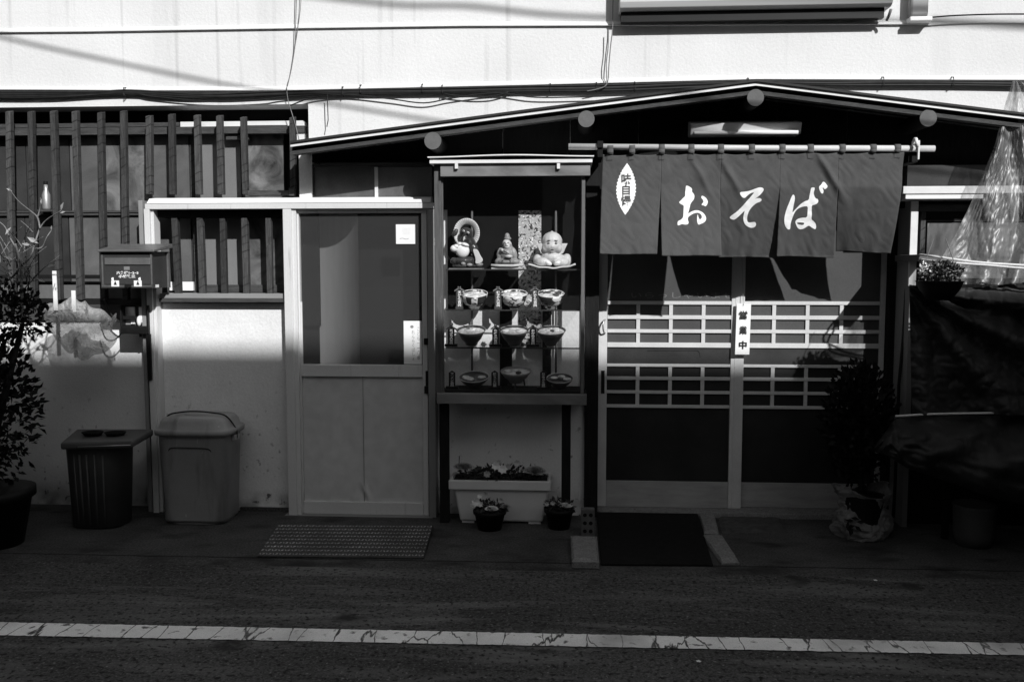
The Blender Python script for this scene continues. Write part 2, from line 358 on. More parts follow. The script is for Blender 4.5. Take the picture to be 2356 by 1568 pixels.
# ------------------------------------------------------------------ text helpers
def flat_mesh(curve_obj):
    dg = bpy.context.evaluated_depsgraph_get(); dg.update()
    me = bpy.data.meshes.new_from_object(curve_obj.evaluated_get(dg))
    d = curve_obj.data; bpy.data.objects.remove(curve_obj); bpy.data.curves.remove(d)
    return me
def text(body, h, cx, cz, Y, material, parent, name='lettering', vertical=False, bold=.0, wscale=1.0, fn=None, fit=None, label=None):
    d = bpy.data.curves.new('t', 'FONT'); d.body = '\n'.join(body) if vertical else body
    d.size = h; d.align_x = 'CENTER'; d.offset = bold; d.space_line = 1.0; d.resolution_u = 2
    o = bpy.data.objects.new('t', d); COL.objects.link(o); me = flat_mesh(o)
    if not len(me.vertices): return None
    xs = [v.co.x for v in me.vertices]; ys = [v.co.y for v in me.vertices]
    mx, my = (min(xs)+max(xs))/2, (min(ys)+max(ys))/2
    sx = wscale; sy = 1.0
    if fit: sx = fit[0]/max(1e-6, max(xs)-min(xs)); sy = fit[1]/max(1e-6, max(ys)-min(ys))
    for v in me.vertices:
        x = cx + (v.co.x-mx)*sx; z = cz + (v.co.y-my)*sy
        v.co = (x, fn(x, z) if fn else Y, z)
    me.materials.clear()
    return finish(me, name, material, parent, label=label)
def outline_mesh(polys, name, material, parent, fn, cut=.02, label=None):
    d = bpy.data.curves.new('s', 'CURVE'); d.dimensions = '2D'; d.fill_mode = 'BOTH'
    for poly in polys:
        s = d.splines.new('POLY'); s.points.add(len(poly)-1); s.use_cyclic_u = True
        for q, (x, z) in zip(s.points, poly): q.co = (x, z, 0, 1)
    o = bpy.data.objects.new('s', d); COL.objects.link(o); me = flat_mesh(o)
    bm = bmesh.new(); bm.from_mesh(me)
    bmesh.ops.remove_doubles(bm, verts=bm.verts, dist=1e-5)
    xs = [v.co.x for v in bm.verts]; ys = [v.co.y for v in bm.verts]
    a = min(xs)
    while a < max(xs):
        bmesh.ops.bisect_plane(bm, geom=bm.verts[:]+bm.edges[:]+bm.faces[:], plane_co=(a, 0, 0), plane_no=(1, 0, 0)); a += cut
    a = min(ys)
    while a < max(ys):
        bmesh.ops.bisect_plane(bm, geom=bm.verts[:]+bm.edges[:]+bm.faces[:], plane_co=(0, a, 0), plane_no=(0, 1, 0)); a += cut
    for v in bm.verts: v.co = (v.co.x, fn(v.co.x, v.co.y), v.co.y)
    bm.to_mesh(me); bm.free(); me.materials.clear()
    return finish(me, name, material, parent, label=label)
def smooth_poly(pts, it=1):
    for _ in range(it):
        q = []
        for i in range(len(pts)):
            a, b = pts[i], pts[(i+1) % len(pts)]
            q += [(a[0]*.75+b[0]*.25, a[1]*.75+b[1]*.25), (a[0]*.25+b[0]*.75, a[1]*.25+b[1]*.75)]
        pts = q
    return pts
def spline(pts, n=6):
    pts = [Vector(p) for p in pts]; out = []
    for i in range(len(pts)-1):
        p0 = pts[max(i-1, 0)]; p1 = pts[i]; p2 = pts[i+1]; p3 = pts[min(i+2, len(pts)-1)]
        for k in range(n):
            t = k/n
            out.append(.5*((2*p1)+(p2-p0)*t+(2*p0-5*p1+4*p2-p3)*t*t+(3*p1-p0-3*p2+p3)*t**3))
    return out + [pts[-1]]

# ================================================================== SETTING: street
def slab(pts, z, th, name, material):
    m = MB(); m.hexa([(p[0], p[1], z-th) for p in pts] + [(p[0], p[1], z) for p in pts]); return struct(m.build(name, material))
slab([(-40, -40), (40, -40), (40, 8), (-40, 8)], 0.0, .3, 'street', M_['asphalt'])
sa, sb = G(374, 1283), G(2113, 1314)
def along(a, b, x): t = (x-a.x)/(b.x-a.x); return (x, a.y+(b.y-a.y)*t)
l0, r0 = along(sa, sb, -6), along(sa, sb, 7)
slab([l0, r0, (7, .3), (-6, .3)], .010, .2, 'pavement', M_['apron'])
mm = MB(); NL = 600
for k in range(NL+1):                            # ragged joint between pavement and road
    x = -5+11*k/NL; y = along(sa, sb, x)[1]+.006*mnoise.noise((x*9, 2, 1)); wd = .003+.004*abs(mnoise.noise((x*13, 7, 1)))
    mm.v += [(x, y-wd, .0115), (x, y+wd, .0115)]
    if k: n = 2*k; mm.f.append((n-2, n, n+1, n-1))
struct(mm.build('gutter_joint', M_['rubber']))
def edge(a, b_): x = -6+13*a; y = along(sa, sb, x)[1]; return (x, y-.09*(1-b_), .0105*b_**.6)
struct(MB().grid(edge, 30, 6).build('pavement_edge', M_['apron'], smooth=True))
ta, tb, ba, bb = G(0, 1432), G(2356, 1481), G(0, 1462), G(2356, 1508)
mm = MB(); NL = 900
for k in range(NL+1):                            # painted edge line with a ragged, chipped outline
    x = -5+11*k/NL; e0 = along(ba, bb, x)[1]+.005*mnoise.noise((x*22, 0, 1))+.004*mnoise.noise((x*70, 0, 2)); e1 = along(ta, tb, x)[1]+.005*mnoise.noise((x*22, 5, 1))+.004*mnoise.noise((x*70, 5, 2))
    mm.v += [(x, e0, .004), (x, e1, .004)]
    if k: n = 2*k; mm.f.append((n-2, n, n+1, n-1))
struct(mm.build('road_line', M_['linepaint']))

# ================================================================== SHOP BUILDING
shop = thing('noodle_shop', 'white stucco noodle shop with dark timber gable canopy, slatted window and sliding doors', 'building', (0, .1, 0))
def Z(v, u=1178, Y=0): return P(u, v, Y).z
def X(u, v=784, Y=0): return P(u, v, Y).x
zt = Z(243, 400); XR = X(710, 290); zB = Z(345, 720)
m = MB(); m.box(-6, 6.5, 0, .2, zt, 6.2)                        # upper wall
m.box(XR, 6.5, 0, .2, zB, zt)
m.build('upper_wall', M_['stucco'], shop)
MB().box(-6, 6.5, .55, 4.0, 0, 6.1).build('building_core', M_['dark'], shop)
# ledges (lapped cladding edges)
for nm, pts in (('wall_ledge', [(-60, 73), (200, 71), (640, 64), (1060, 58), (1400, 57), (2136, 54)]),
                ('wall_ledge', [(-60, 206), (640, 206), (1180, 194), (1740, 180), (2420, 182)])):
    mm = MB(); q = [P(a, b, 0) for a, b in pts]
    for i in range(len(q)-1):
        a, b = q[i], q[i+1]; h = .028; d = .016
        mm.hexa([(a.x, -d, a.z-.008), (b.x, -d, b.z-.008), (b.x, .01, b.z-.008), (a.x, .01, a.z-.008), (a.x, -d, a.z), (b.x, -d, b.z), (b.x, .01, b.z+h), (a.x, .01, a.z+h)])
    mm.build(nm, M_['ledge'], shop)
# lower walls
zs = Z(697, 510); X0, X1 = X(362, 900), X(662, 900)
MB().box(X0, X1, -.012, .2, 0, zs).build('lower_wall', M_['low'], shop)
MB().box(-6, X(352, 900), .05, .215, 0, Z(735, 200, .05)).build('lower_wall', M_['low'], shop)
MB().box(X(556, 1150), X1, -.03, -.0125, 0.0, Z(1164, 600)).build('plinth', M_['apron'], shop)
MB().box(X(1003, 900), X(1350, 900), .0, .2, 0, Z(400, 1178)).build('lower_wall', M_['low'], shop)
# dark gable boards under the canopy and over the entrance
zd = Z(455, 850)
YC = -.33
top = [(668, 326), (1205, 254), (1740, 184.5), (2070, 226), (2320, 257), (2460, 274)]
TOPP = [P(a, b, YC) for a, b in top]
def roof_x(i): return TOPP[i].x
def roof_z(x):
    for p, q in zip(TOPP[:-1], TOPP[1:]):
        if x <= q.x: break
    return p.z+(q.z-p.z)*(x-p.x)/(q.x-p.x)
bx0, bx1 = X(716, 420, .02), X(2440, 330, .0)
zb_top = zB + .35
MB().prism([(bx0, Z(372, 850)), (X(1003, 420), Z(372, 850)), (X(1003, 420), roof_z(X(1003, 420))-.035), (bx0, roof_z(bx0)-.035)], .0-.006, .04).build('gable_board', M_['blackwood'], shop)
for i in range(9):                                            # vertical dark boards behind beams and curtain
    a = X(1003, 330)+(bx1-X(1003, 330))*i/9; b = X(1003, 330)+(bx1-X(1003, 330))*(i+1)/9
    yf = -.008-.003*(i % 2); xs_ = [a+.002, b-.002]
    if a < roof_x(2) < b: xs_.insert(1, roof_x(2))
    MB().prism([(a+.002, Z(480, 1700)), (b-.002, Z(480, 1700))] + [(x, roof_z(x)-.035) for x in reversed(xs_)], yf, .03).build('gable_board', M_['blackwood'], shop)
# transom over the side door
tr = MB().pbox(718, 1003, 381, 455, .012, .02).build('transom', M_['blackwood'], shop)
for a, b in ((724, 861), (870, 994)):
    MB().pbox(a, b, 384, 455, .004, .012).build('pane', M_['pane_mid'], tr)
MB().pbox(861.5, 869, 384, 456, -.012, .02).build('mullion', M_['whitewood'], tr, bevel=.002)
MB().pbox(735, 992, 373, 377, -.02, .03).build('rail', M_['slatx'], tr)
MB().pbox(716, 998, 377.5, 382.5, -.008, .02).build('rail', M_['slatx'], tr)
MB().pbox(715.5, 723, 384, 455, -.01, .02).build('rail', M_['slat'], tr)
MB().pbox(688, 716, 330, 456, -.03, .16).build('corner_post', M_['low'], shop)
# ---------------- lattice window
xw0 = -6; zsill = Z(712, 150, .05)
lat = MB().box(-6, XR+.0, .17, .2, zsill-.1, zt+.05).build('lattice_window', M_['dark'], shop)
# reveal pieces
MB().pbox(415, 697, 279, 291.5, .055, .09).build('lintel', M_['whitewood'], lat)
MB().pbox(-120, 412, 284, 293, .09, .05).build('lintel', M_['slatx'], lat)
MB().pbox(-120, 700, 293, 309, .050, .06).build('lintel', M_['slatx'], lat)
MB().pbox(-120, 405, 311, 316, .095, .05).build('lintel', M_['slatx'], lat)
MB().pbox(520, 572, 310, 321, .07, .05).build('lintel', M_['slatx'], lat)
MB().pbox(568, 660, 288, 307, .045, .04).build('bracket_board', M_['slatx'], lat)
MB().pbox(683, 700, 281, 345, .06, .08).build('side_reveal', M_['whitewood'], lat)
panes = [(-120, 60, 'pane_dark'), (62, 160, 'pane_dark'), (163, 240, 'pane_mid'), (243, 340, 'pane_smears'), (343, 438, 'pane_mid'), (441, 450, 'slat'),
         (451, 556, 'pane_pale'), (560, 655, 'pane_smears')]
for a, b, k in panes:
    MB().pbox(a, b, 305, 484 if b < 345 else 700, .125, .02).build('pane', M_[k], lat)
    if b < 345:
        MB().pbox(a, b, 496, 700, .125, .02).build('pane', M_['pane_dark' if k == 'pane_dark' else 'pane_mid'], lat)
for a, b in ((-120, 338),):
    MB().pbox(a, b, 484.5, 489, .10, .03).build('rail', M_['whitewood'] if 0 else M_['slatx'], lat)
    MB().pbox(a, b, 491, 495.5, .105, .03).build('rail', M_['slatx'], lat)
    MB().pbox(a, b, 632, 641, .04, .03).build('rail', M_['plastic_dark'], lat)
    MB().pbox(a, b, 688, 700, .03, .04).build('rail', M_['plastic_dark'], lat)
    MB().pbox(a, b, 655, 686, .09, .02).build('rail', M_['log'], lat)
MB().pbox(-160, 350, 700, 737, .03, .15).build('window_sill', M_['slatx'], lat)
def slat(u, v0, v1, ut, w=13.0):
    x0 = X(u, v0, -.035); zz0 = Z(v0, u, -.035); zz1 = Z(v1, u, -.035); xb = X(ut, v1, -.035); h = w/395*.5*random.uniform(.92, 1.06); h2 = h*random.uniform(.92, 1.1); xb += random.uniform(-.006, .006)
    j = random.uniform(-.004, .004); yb = .004
    s = MB().hexa([(xb-h2, -.035+j, zz1), (xb+h2, -.035+j, zz1), (xb+h2, yb, zz1), (xb-h2, yb, zz1),
                   (x0-h, -.035+j, zz0-.012), (x0+h, -.035+j, zz0-.012), (x0+h, yb, zz0), (x0-h, yb, zz0)])
    o = s.build('slat', M_['slat'], lat, bevel=.003)
    # shallow saw cuts on the face
    return o
for u, ub in ((17, 26), (68, 77), (120, 132), (170, 182), (229, 238), (281, 289)):
    slat(u, random.uniform(251, 255), 690, ub)
for u, ub in ((341, 344), (392, 396), (451, 455), (503, 506), (558, 562)):
    slat(u, random.uniform(257, 266), 447, ub)
slat(671, 266, 436, 672)
for u, ub in ((400, 408), (458, 463), (510, 514), (561, 566), (616, 622)):
    slat(u, random.uniform(494, 498), 691, ub, 14)
MB().pbox(568, 664, 438, 449.5, -.03, .05).build('bracket_board', M_['slatx'], lat, bevel=.002)
MB().pbox(664, 676, 432, 450, -.04, .05).build('bracket_board', M_['slatx'], lat, bevel=.002)
# lower lattice bay sill, frame
MB().pbox(368, 655, 675, 686, -.06, .14).build('window_sill', M_['pipe'], lat, bevel=.002)  # paler grey paints in the sunlit top of the sill
MB().pbox(366, 656, 686.5, 695, -.075, .16).build('window_sill', M_['slatx'], lat, bevel=.002)
MB().pbox(368, 655, 655, 672, .09, .02).build('rail', M_['slatx'], lat)
MB().pbox(447, 452, 520, 690, .085, .03).build('rail', M_['slat'], lat)
MB().pbox(390, 444, 648, 668, .07, .02).build('paper_scrap', M_['paper'], lat)
# dark soffit under the aluminium header
MB().pbox(362, 656, 478, 499, -.03, .16).build('soffit', M_['blackwood'], lat)
# ---------------- aluminium porch frame and side door
fr = MB().pbox(333, 998, 467.5, 480, -.10, .13).build('porch_frame', M_['alu'], shop, bevel=.002)
x0, x1, z0, z1 = rect(336, 990, 455, 467, -.10)
MB().hexa([(x0, -.095, z0+.002), (x1, -.095, z0+.002), (x1, .0, z0+.002), (x0, .0, z0+.002), (x0+.01, -.08, z1), (x1, -.08, z1), (x1, .0, z1+.01), (x0+.01, .0, z1+.01)]).build('flashing', M_['ledge'], fr)
MB().box(X(334, 600, -.10), X(347, 600, -.10), -.099, .0, 0, Z(480.5, 340, -.10)).build('post', M_['alu'], fr, bevel=.002)
MB().box(X(348, 600, -.08), X(357, 600, -.08), -.08, .0, 0, Z(480.5, 340, -.08)).build('post', M_['alu'], fr, bevel=.002)
MB().box(X(323, 600, -.07), X(332.5, 600, -.07), -.075, .04, 0, Z(461, 340, -.07)).build('post', M_['pipe'], fr, bevel=.002)
MB().box(X(657, 830, -.10), X(676, 830, -.10), -.099, .0, .0, Z(480.5, 660, -.10)).build('jamb', M_['alu'], fr, bevel=.002)
MB().box(X(676.5, 830, -.085), X(687, 830, -.085), -.085, .0, .0, Z(480.5, 660, -.085)).build('jamb', M_['alu'], fr, bevel=.0015)
MB().box(X(985, 830, -.10), X(1001, 830, -.10), -.095, .0, .0, Z(480.5, 985, -.10)).build('jamb', M_['pipe'], fr, bevel=.002)
xl, xr_ = X(687.5, 830, -.06), X(984, 830, -.06)
door = MB().box(xl, xr_, -.06, -.03, Z(490, 830, -.06), Z(481, 830, -.06)).build('side_door', M_['alu'], shop)
zm0, zm1 = Z(866, 830, -.06), Z(839, 830, -.06); zb1 = Z(1154, 830, -.06)
MB().box(X(972, 830, -.06), xr_, -.062, -.02, .012, Z(490.2, 830, -.06)).build('stile', M_['alu'], door, bevel=.002)
MB().box(xl, X(693, 830, -.06), -.062, -.02, .012, Z(490.2, 830, -.06)).build('stile', M_['alu'], door, bevel=.002)
xs0, xs1 = X(693.3, 830, -.06), X(971.7, 830, -.06)
MB().box(xs0, xs1, -.066, -.02, zm0, zm1).build('rail', M_['alu'], door, bevel=.002)
MB().box(xs0, xs1, -.066, -.02, .012, zb1).build('rail', M_['alu'], door, bevel=.002)
def panelfn(a, b):
    x = xs0+(xs1-xs0)*a; z = zb1+(zm0-zb1)*b
    dent = .011*math.exp(-((a-.5)/.05)**2-((b-.06)/.07)**2)*math.sin(70*(a+.5*b)) + .008*math.exp(-((a-.42)/.03)**2-((b-.03)/.03)**2)
    return (x, -.045-.0015*(1 if a > .505 else 0)-dent+.002*mnoise.noise((a*3, b*3, 1)), z)
MB().grid(panelfn, 90, 60).build('panel', M_['panel'], door, smooth=True)
MB().box((xs0+xs1)/2+.002, (xs0+xs1)/2+.0045, -.0495, -.044, zb1+.002, zm0-.002).build('seam', M_['pipe'], door)
MB().box(xs0, xs1, -.044, -.040, zm1, Z(490, 830, -.04)).build('pane', M_['door_glass'], door)
MB().pbox(684.5, 696, 694, 838, -.052, .006).build('inner_stile', M_['alu'], door)
MB().pbox(975, 988, 778, 793, -.075, .014).build('latch', M_['plastic_dark'], door, bevel=.002)
MB().pbox(979, 990, 853, 890, -.070, .009).build('handle', M_['plastic_dark'], door, bevel=.002)
MB().pbox(976, 992, 888, 905, -.078, .016).build('handle', M_['plastic_dark'], door, bevel=.002)
MB().box(X(668, 1180), X(1001, 1180), -.11, .0, -.01, .011).build('threshold', M_['pipe'], fr)
# notices on the door
n1 = tag(MB().pbox(911, 955, 516, 561, -.0475, .003).build('notice', M_['paper']), 'small square white notice stuck on the side door glass', 'notice')
text('御', .05, X(934, 530, -.048), Z(531, 934, -.048), -.0482, M_['ledge'], n1, fit=(.05, .04))
text('〜', .05, X(930, 548, -.048), Z(549, 930, -.048), -.0482, M_['pipe'], n1, fit=(.055, .008))
n2 = tag(MB().pbox(929, 970, 738, 837, -.0475, .003).build('notice', M_['paper']), 'tall white sticker with vertical writing low on the side door glass', 'notice')
text('れんらくばしょ', .02, X(951, 790, -.048), Z(794, 951, -.048), -.0482, M_['pipe'], n2, vertical=True, fit=(.019, .175))
text('こども一一〇番', .02, X(963, 790, -.048), Z(790, 963, -.048), -.0482, M_['pipe'], n2, vertical=True, fit=(.019, .19))
MB().prism(smooth_poly([(X(951, 750)+.012*math.cos(t), Z(750, 951)+.010*math.sin(t)) for t in [i*1.2566+.3 for i in range(5)]]), -.0484, -.0478).build('emblem', M_['pipe'], n2)
# curtain behind the door glass, curved so its shading makes the soft glow
def curt(a, b):
    x = X(726, 660, .12)+(X(832, 660, .04)-X(726, 660, .12))*a
    return (x, .195-.225*a**2.2, Z(860, 760, .08)+(Z(482, 760, .08)-Z(860, 760, .08))*b)
tag(MB().grid(curt, 60, 4).build('curtain', M_['curtain'], smooth=True), 'pale curtain behind the side door glass, curved to give a soft glow', 'curtain')
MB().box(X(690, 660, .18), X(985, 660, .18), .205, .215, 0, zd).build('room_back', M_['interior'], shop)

# ---------------- canopy roof
def strip(name, off0, off1, y0, y1, material, parent, i0=0, taper=None):
    mm = MB(); q = [P(a, b, YC) for a, b in top]
    for i in range(len(q)-1):
        a, b = q[i], q[i+1]; s0 = off0/395; s1 = off1/395
        mm.hexa([(a.x, y0, a.z-s1), (b.x, y0, b.z-s1), (b.x, y1, b.z-s1), (a.x, y1, a.z-s1), (a.x, y0, a.z-s0), (b.x, y0, b.z-s0), (b.x, y1, b.z-s0), (a.x, y1, a.z-s0)])
    return mm.build(name, material, parent)
roof = strip('canopy_roof', -1, 3.6, YC-.012, .0, M_['canopy'], shop)
strip('drip_edge', 3.8, 11, YC, YC+.015, M_['fascia'], roof)
strip('fascia_board', 11.2, 22, YC+.03, YC+.06, M_['blackwood'], roof)
strip('batten', 19, 27, YC+.022, YC+.075, M_['slatx'], roof)
strip('soffit', 4, 10, YC+.016, .0, M_['blackwood'], roof)
for i, (u, v, r) in enumerate(((996, 324, 19.5), (1349, 274, 18.5), (1738, 225, 18.5), (2135, 272, 18.5))):
    c = P(u, v, YC+.02); rr = r/FPX*(YC+.02+5.3)
    lg = MB().tube([(c.x, YC+.021, c.z), (c.x, .02, c.z)], rr, 28).build('log_beam', M_['blackwood'], shop, smooth=False)
    MB().tube([(c.x, YC+.014, c.z), (c.x, YC+.0208, c.z)], rr*.995, 32).build('end_face', M_['log'], lg)
# fluorescent fitting
fx = thing('strip_light', 'pale box-shaped strip light mounted under the canopy peak above the curtain', 'lamp', P(1716, 300, -.03))
x0, x1, z0, z1 = rect(1590, 1846, 269, 308, -.15)
MB().hexa([(x0, -.125, z0), (x1, -.125, z0), (x1, -.012, z0), (x0, -.012, z0), (x0, -.15, z1-.03), (x1, -.15, z1-.03), (x1, -.012, z1), (x0, -.012, z1)]).build('housing', M_['plastic_white'], fx, bevel=.006)
MB().tube([(x0+.02, -.14, z0+.008), (x1-.02, -.14, z0+.008)], .012, 12).build('tube', M_['ceramic'], fx, smooth=True)

# ---------------- entrance doors
def edoor(ul, ur, label_, Yd, right=False):
    d = MB().box(X(ul, 880, Yd), X(ul+(21 if not right else 19), 880, Yd), Yd, Yd+.035, .041, Z(480, 1700, Yd)).build('entrance_door', M_['doorwood'], shop, bevel=.003)
    d['label'] = label_
    xa, xb = X(ul+(21.3 if not right else 19.3), 880, Yd), X(ur-12.3, 880, Yd)
    MB().box(X(ur-12, 880, Yd), X(ur, 880, Yd), Yd, Yd+.035, .041, Z(480, 1700, Yd)).build('stile', M_['doorwood'], d, bevel=.003)
    MB().box(xa, xb, Yd+.002, Yd+.03, Z(500, 1700, Yd), Z(480, 1700, Yd)).build('rail', M_['doorwood'], d)
    bars = [(692.5, 700.5), (725, 734), (757.5, 765.5), (788, 799), (837, 843.5), (866.5, 874), (898.5, 905.5), (931, 938)]
    for v0, v1 in bars:
        MB().box(xa, xb, Yd, Yd+.013, Z(v1, 1540, Yd), Z(v0, 1540, Yd)).build('rail', M_['doorwood'], d, bevel=.0015)
    us = (1468, 1543, 1618) if not right else (1780, 1857, 1935)
    for grp in (bars[:4], bars[4:]):
        for (a0, a1), (b0, b1) in zip(grp[:-1], grp[1:]):
            for u in us:
                MB().box(X(u-4.2, 784, Yd), X(u+4.2, 784, Yd), Yd+.003, Yd+.013, Z(b0-.3, 1540, Yd), Z(a1+.3, 1540, Yd)).build('lattice_bar', M_['doorwood'], d)
    MB().box(xa, xb, Yd+.0135, Yd+.018, Z(799, 1540, Yd), Z(500.3, 1540, Yd)).build('pane', M_['doorglass'], d)
    MB().box(xa, xb, Yd+.010, Yd+.03, Z(837, 1540, Yd), Z(799.4, 1540, Yd)).build('panel', M_['pane_dark'], d)
    MB().box(xa, xb, Yd+.0135, Yd+.018, Z(938, 1540, Yd), Z(843.4, 1540, Yd)).build('pane', M_['doorboard'], d)
    MB().box(xa, xb, Yd+.014, Yd+.03, Z(1107, 1540, Yd), Z(938.4, 1540, Yd)).build('panel', M_['doorboard'], d)
    MB().box(xa, xb, Yd, Yd+.03, .041, Z(1107.3, 1540, Yd)).build('kick_rail', M_['doorlow'], d, bevel=.002)
    MB().pbox(ul+8 if not right else ul+8, ul+16, 852, 905, Yd-.003, .004).build('finger_pull', M_['plastic_dark'], d)
    return d
dl = edoor(1375, 1692, 'left sliding door leaf with curved handle on its stile', .10)
dr = edoor(1690, 2032, 'right sliding door leaf with the plaque in front of its stile', .14, True)
MB().box(X(1688, 880, .10), X(1710, 880, .10), .098, .138, .041, Z(480, 1700, .1)).build('meeting_stile', M_['doorwood'], dr, bevel=.003)
hp = [P(1392, 735, .095), P(1389, 738, .07), P(1387.5, 750, .06), P(1389, 762, .07), P(1392, 766, .095)]
MB().tube(spline(hp, 5), .005, 8).build('handle', M_['steel'], dl, smooth=True)
lt = MB(); q0, q1 = P(1490, 806, .1085), P(1605, 806, .1085); q2 = P(1610, 812, .1085); q3 = P(1611, 822, .1085)
lt.tube([q0, q1, q2, q3], .0012, 5).build('incised_line', M_['ink'], dl)
text('いらっしゃいませ', .05, X(1570, 675, .12), Z(679, 1570, .12), .1125, M_['pane_pale'], dl, fit=(.60, .035), name='etched_lettering', bold=.0)
MB().box(X(1345, 880), X(1376, 880, .1)-.002, -.03, .20, 0, Z(350, 1360)).build('door_jamb', M_['blackwood'], shop, bevel=.003)
MB().box(X(2033, 880, .14), X(2090, 780, -.13)+.02, .09, .20, 0, Z(350, 1360)).build('door_jamb', M_['blackwood'], shop, bevel=.003)
MB().box(X(1375, 1160), X(2070, 1160), .0, .20, .0, .040).build('threshold', M_['stone'], shop, bevel=.004)
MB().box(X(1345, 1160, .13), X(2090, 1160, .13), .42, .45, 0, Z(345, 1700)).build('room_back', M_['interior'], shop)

# ---------------- right hand bay: wall, window
MB().box(X(2090, 780, -.13), X(2090, 780, -.13)+.03, -.124, .088, 0, Z(452, 2075)).build('side_wall', M_['pipe'], shop)
MB().box(X(2092, 560, -.13), X(2109, 560, -.13), -.140, -.125, Z(658, 2100, -.13), Z(466, 2100)).build('corner_post', M_['whitewood'], shop, bevel=.002)
bay = MB().box(X(2078, 440, -.22), X(2500, 440, -.22), -.22, .1, Z(447, 2200, -.16), Z(430, 2200, -.16)).build('bay_lintel', M_['whitewood'], shop, bevel=.003)
MB().box(X(2082, 440, -.21), X(2260, 440, -.21), -.225, .1, Z(459, 2200, -.15), Z(450, 2200, -.15)).build('lip', M_['ledge'], bay)
MB().box(X(2086, 410, -.05), X(2500, 410, -.05), -.06, .1, Z(429.6, 2200, -.05), Z(380, 2200, -.05)).build('board', M_['pane_dark'], bay)
MB().box(X(2090, 780, -.13)+.031, X(2600, 560), -.05, .2, 0, Z(459.5, 2200, -.05)).build('side_wall', M_['blackwood'], shop)
wn = MB().pbox(2115, 2420, 470, 486, -.08, .03).build('side_window', M_['slatx'], shop)
MB().pbox(2117, 2128, 487, 640, -.08, .03).build('frame', M_['slat'], wn)
MB().pbox(2131, 2420, 506, 509, -.07, .02).build('frame', M_['slatx'], wn)
MB().pbox(2132, 2420, 512, 640, -.06, .009).build('pane', M_['pane_pale'], wn)

# ================================================================== cables
def cable(pts, r, mt, Y=-.045, n=6, seg=8): return MB().tube(spline([P(a, b, Y) if len(p2) == 2 else P(a, b, p2[2]) for p2 in pts for a, b in [p2[:2]]], n), r, seg)
cb = thing('cable_bundle', 'thick black bundle of cables tied along the lower wall ledge', 'cable', P(1000, 205, -.05))
MB().tube(spline([P(a, b, -.020) for a, b in ((-60, 218), (120, 216), (300, 213), (420, 219), (520, 222), (640, 217), (800, 212), (1000, 211), (1200, 206), (1400, 203), (1560, 195), (1740, 190), (1900, 192), (2080, 190), (2300, 193), (2420, 196))], 6), .0135, 10).build('cable', M_['cable'], cb, smooth=True)
MB().tube(spline([P(a, b, -.030) for a, b in ((-60, 213), (200, 212), (300, 208), (460, 217), (560, 214), (700, 209), (1000, 204), (1200, 199), (1400, 196), (1700, 187), (2000, 186), (2420, 188))], 6), .006, 8).build('cable', M_['cable'], cb, smooth=True)
for k, pp in enumerate((((-60, 209), (200, 210), (420, 213), (560, 217), (760, 210), (1000, 208), (1300, 203), (1600, 193), (1740, 188), (2000, 189), (2420, 192)),
           ((-60, 222), (160, 220), (300, 216), (430, 224), (560, 221), (700, 215), (900, 215), (1200, 210), (1450, 207), (1740, 195), (1950, 196), (2200, 196), (2420, 200)))):
    MB().tube(spline([P(a, b, -.022) for a, b in pp], 6), .0085, 8).build('cable', M_['cable'], cb, smooth=True)
for pp in (((-60, 224), (120, 224), (290, 214), (350, 222), (480, 233), (600, 230), (660, 222), (800, 214)),
           ((668, 243), (720, 225), (800, 218), (900, 228), (975, 237), (1040, 226), (1140, 214), (1230, 224), (1340, 223), (1480, 219), (1640, 222), (1760, 215)),
           ((1020, 216), (1080, 223), (1130, 222), (1170, 212))):
    MB().tube(spline([P(a, b, -.028) for a, b in pp], 6), .0038, 6).build('cable', M_['cable'], cb, smooth=True)
for u, v in ((288, 212), (789, 210), (830, 206), (972, 204), (1018, 206), (1266, 202), (1372, 200), (1460, 199), (1720, 190), (2030, 188), (2190, 188)):
    c = P(u, v, -.02); MB().tube([c+Vector((0, .017, .028)), c+Vector((0, -.022, .02)), c+Vector((.003, -.022, -.02)), c+Vector((0, .012, -.026))], .0035, 6).build('tie', M_['cable'], cb)
hw = MB().tube([P(753, 215, -.06), P(754, 250, -.06), P(755, 276, -.058), P(752, 292, -.05)], .0028, 6).build('loose_wire', M_['cable'])
tag(hw, 'short loose black wire end hanging from the cable bundle over white wall', 'wire')
vw = thing('twisted_wire', 'thin grey twisted wire running down the white wall to the canopy end', 'wire', P(670, 150, -.05))
MB().tube(spline([P(a, b, -.04) for a, b in ((683, -60), (682, 0), (680, 60), (678, 110), (668, 170), (660, 200), (663, 232), (672, 262), (683, 300), (690, 332))], 5), .0025, 6).build('strand', M_['wire'], vw, smooth=True)
MB().tube(spline([P(a, b, -.04) for a, b in ((694, -60), (692, 10), (686, 60), (680, 100), (669, 165), (661, 198))], 5), .002, 6).build('strand', M_['wire'], vw, smooth=True)
vw = thing('twisted_wire', 'pair of twisted wires dropping from the casing to the cable bundle', 'wire', P(1400, 130, -.05))
for pp in (((1412, -60), (1410, 20), (1409, 70), (1405, 105), (1401, 150), (1399, 185), (1393, 197)), ((1400, 68), (1399, 110), (1395, 145), (1396, 180), (1394, 197), (1375, 205), (1350, 210))):
    MB().tube(spline([P(a, b, -.045) for a, b in pp], 5), .003, 6).build('strand', M_['wire'], vw, smooth=True)
tag(MB().tube(spline([P(a, b, -.05) for a, b in ((2146, 40), (2200, 36), (2300, 33), (2420, 33))], 5), .004, 6).build('wall_cable', M_['cable']), 'black cable running from the downpipe foot across the white wall', 'cable')
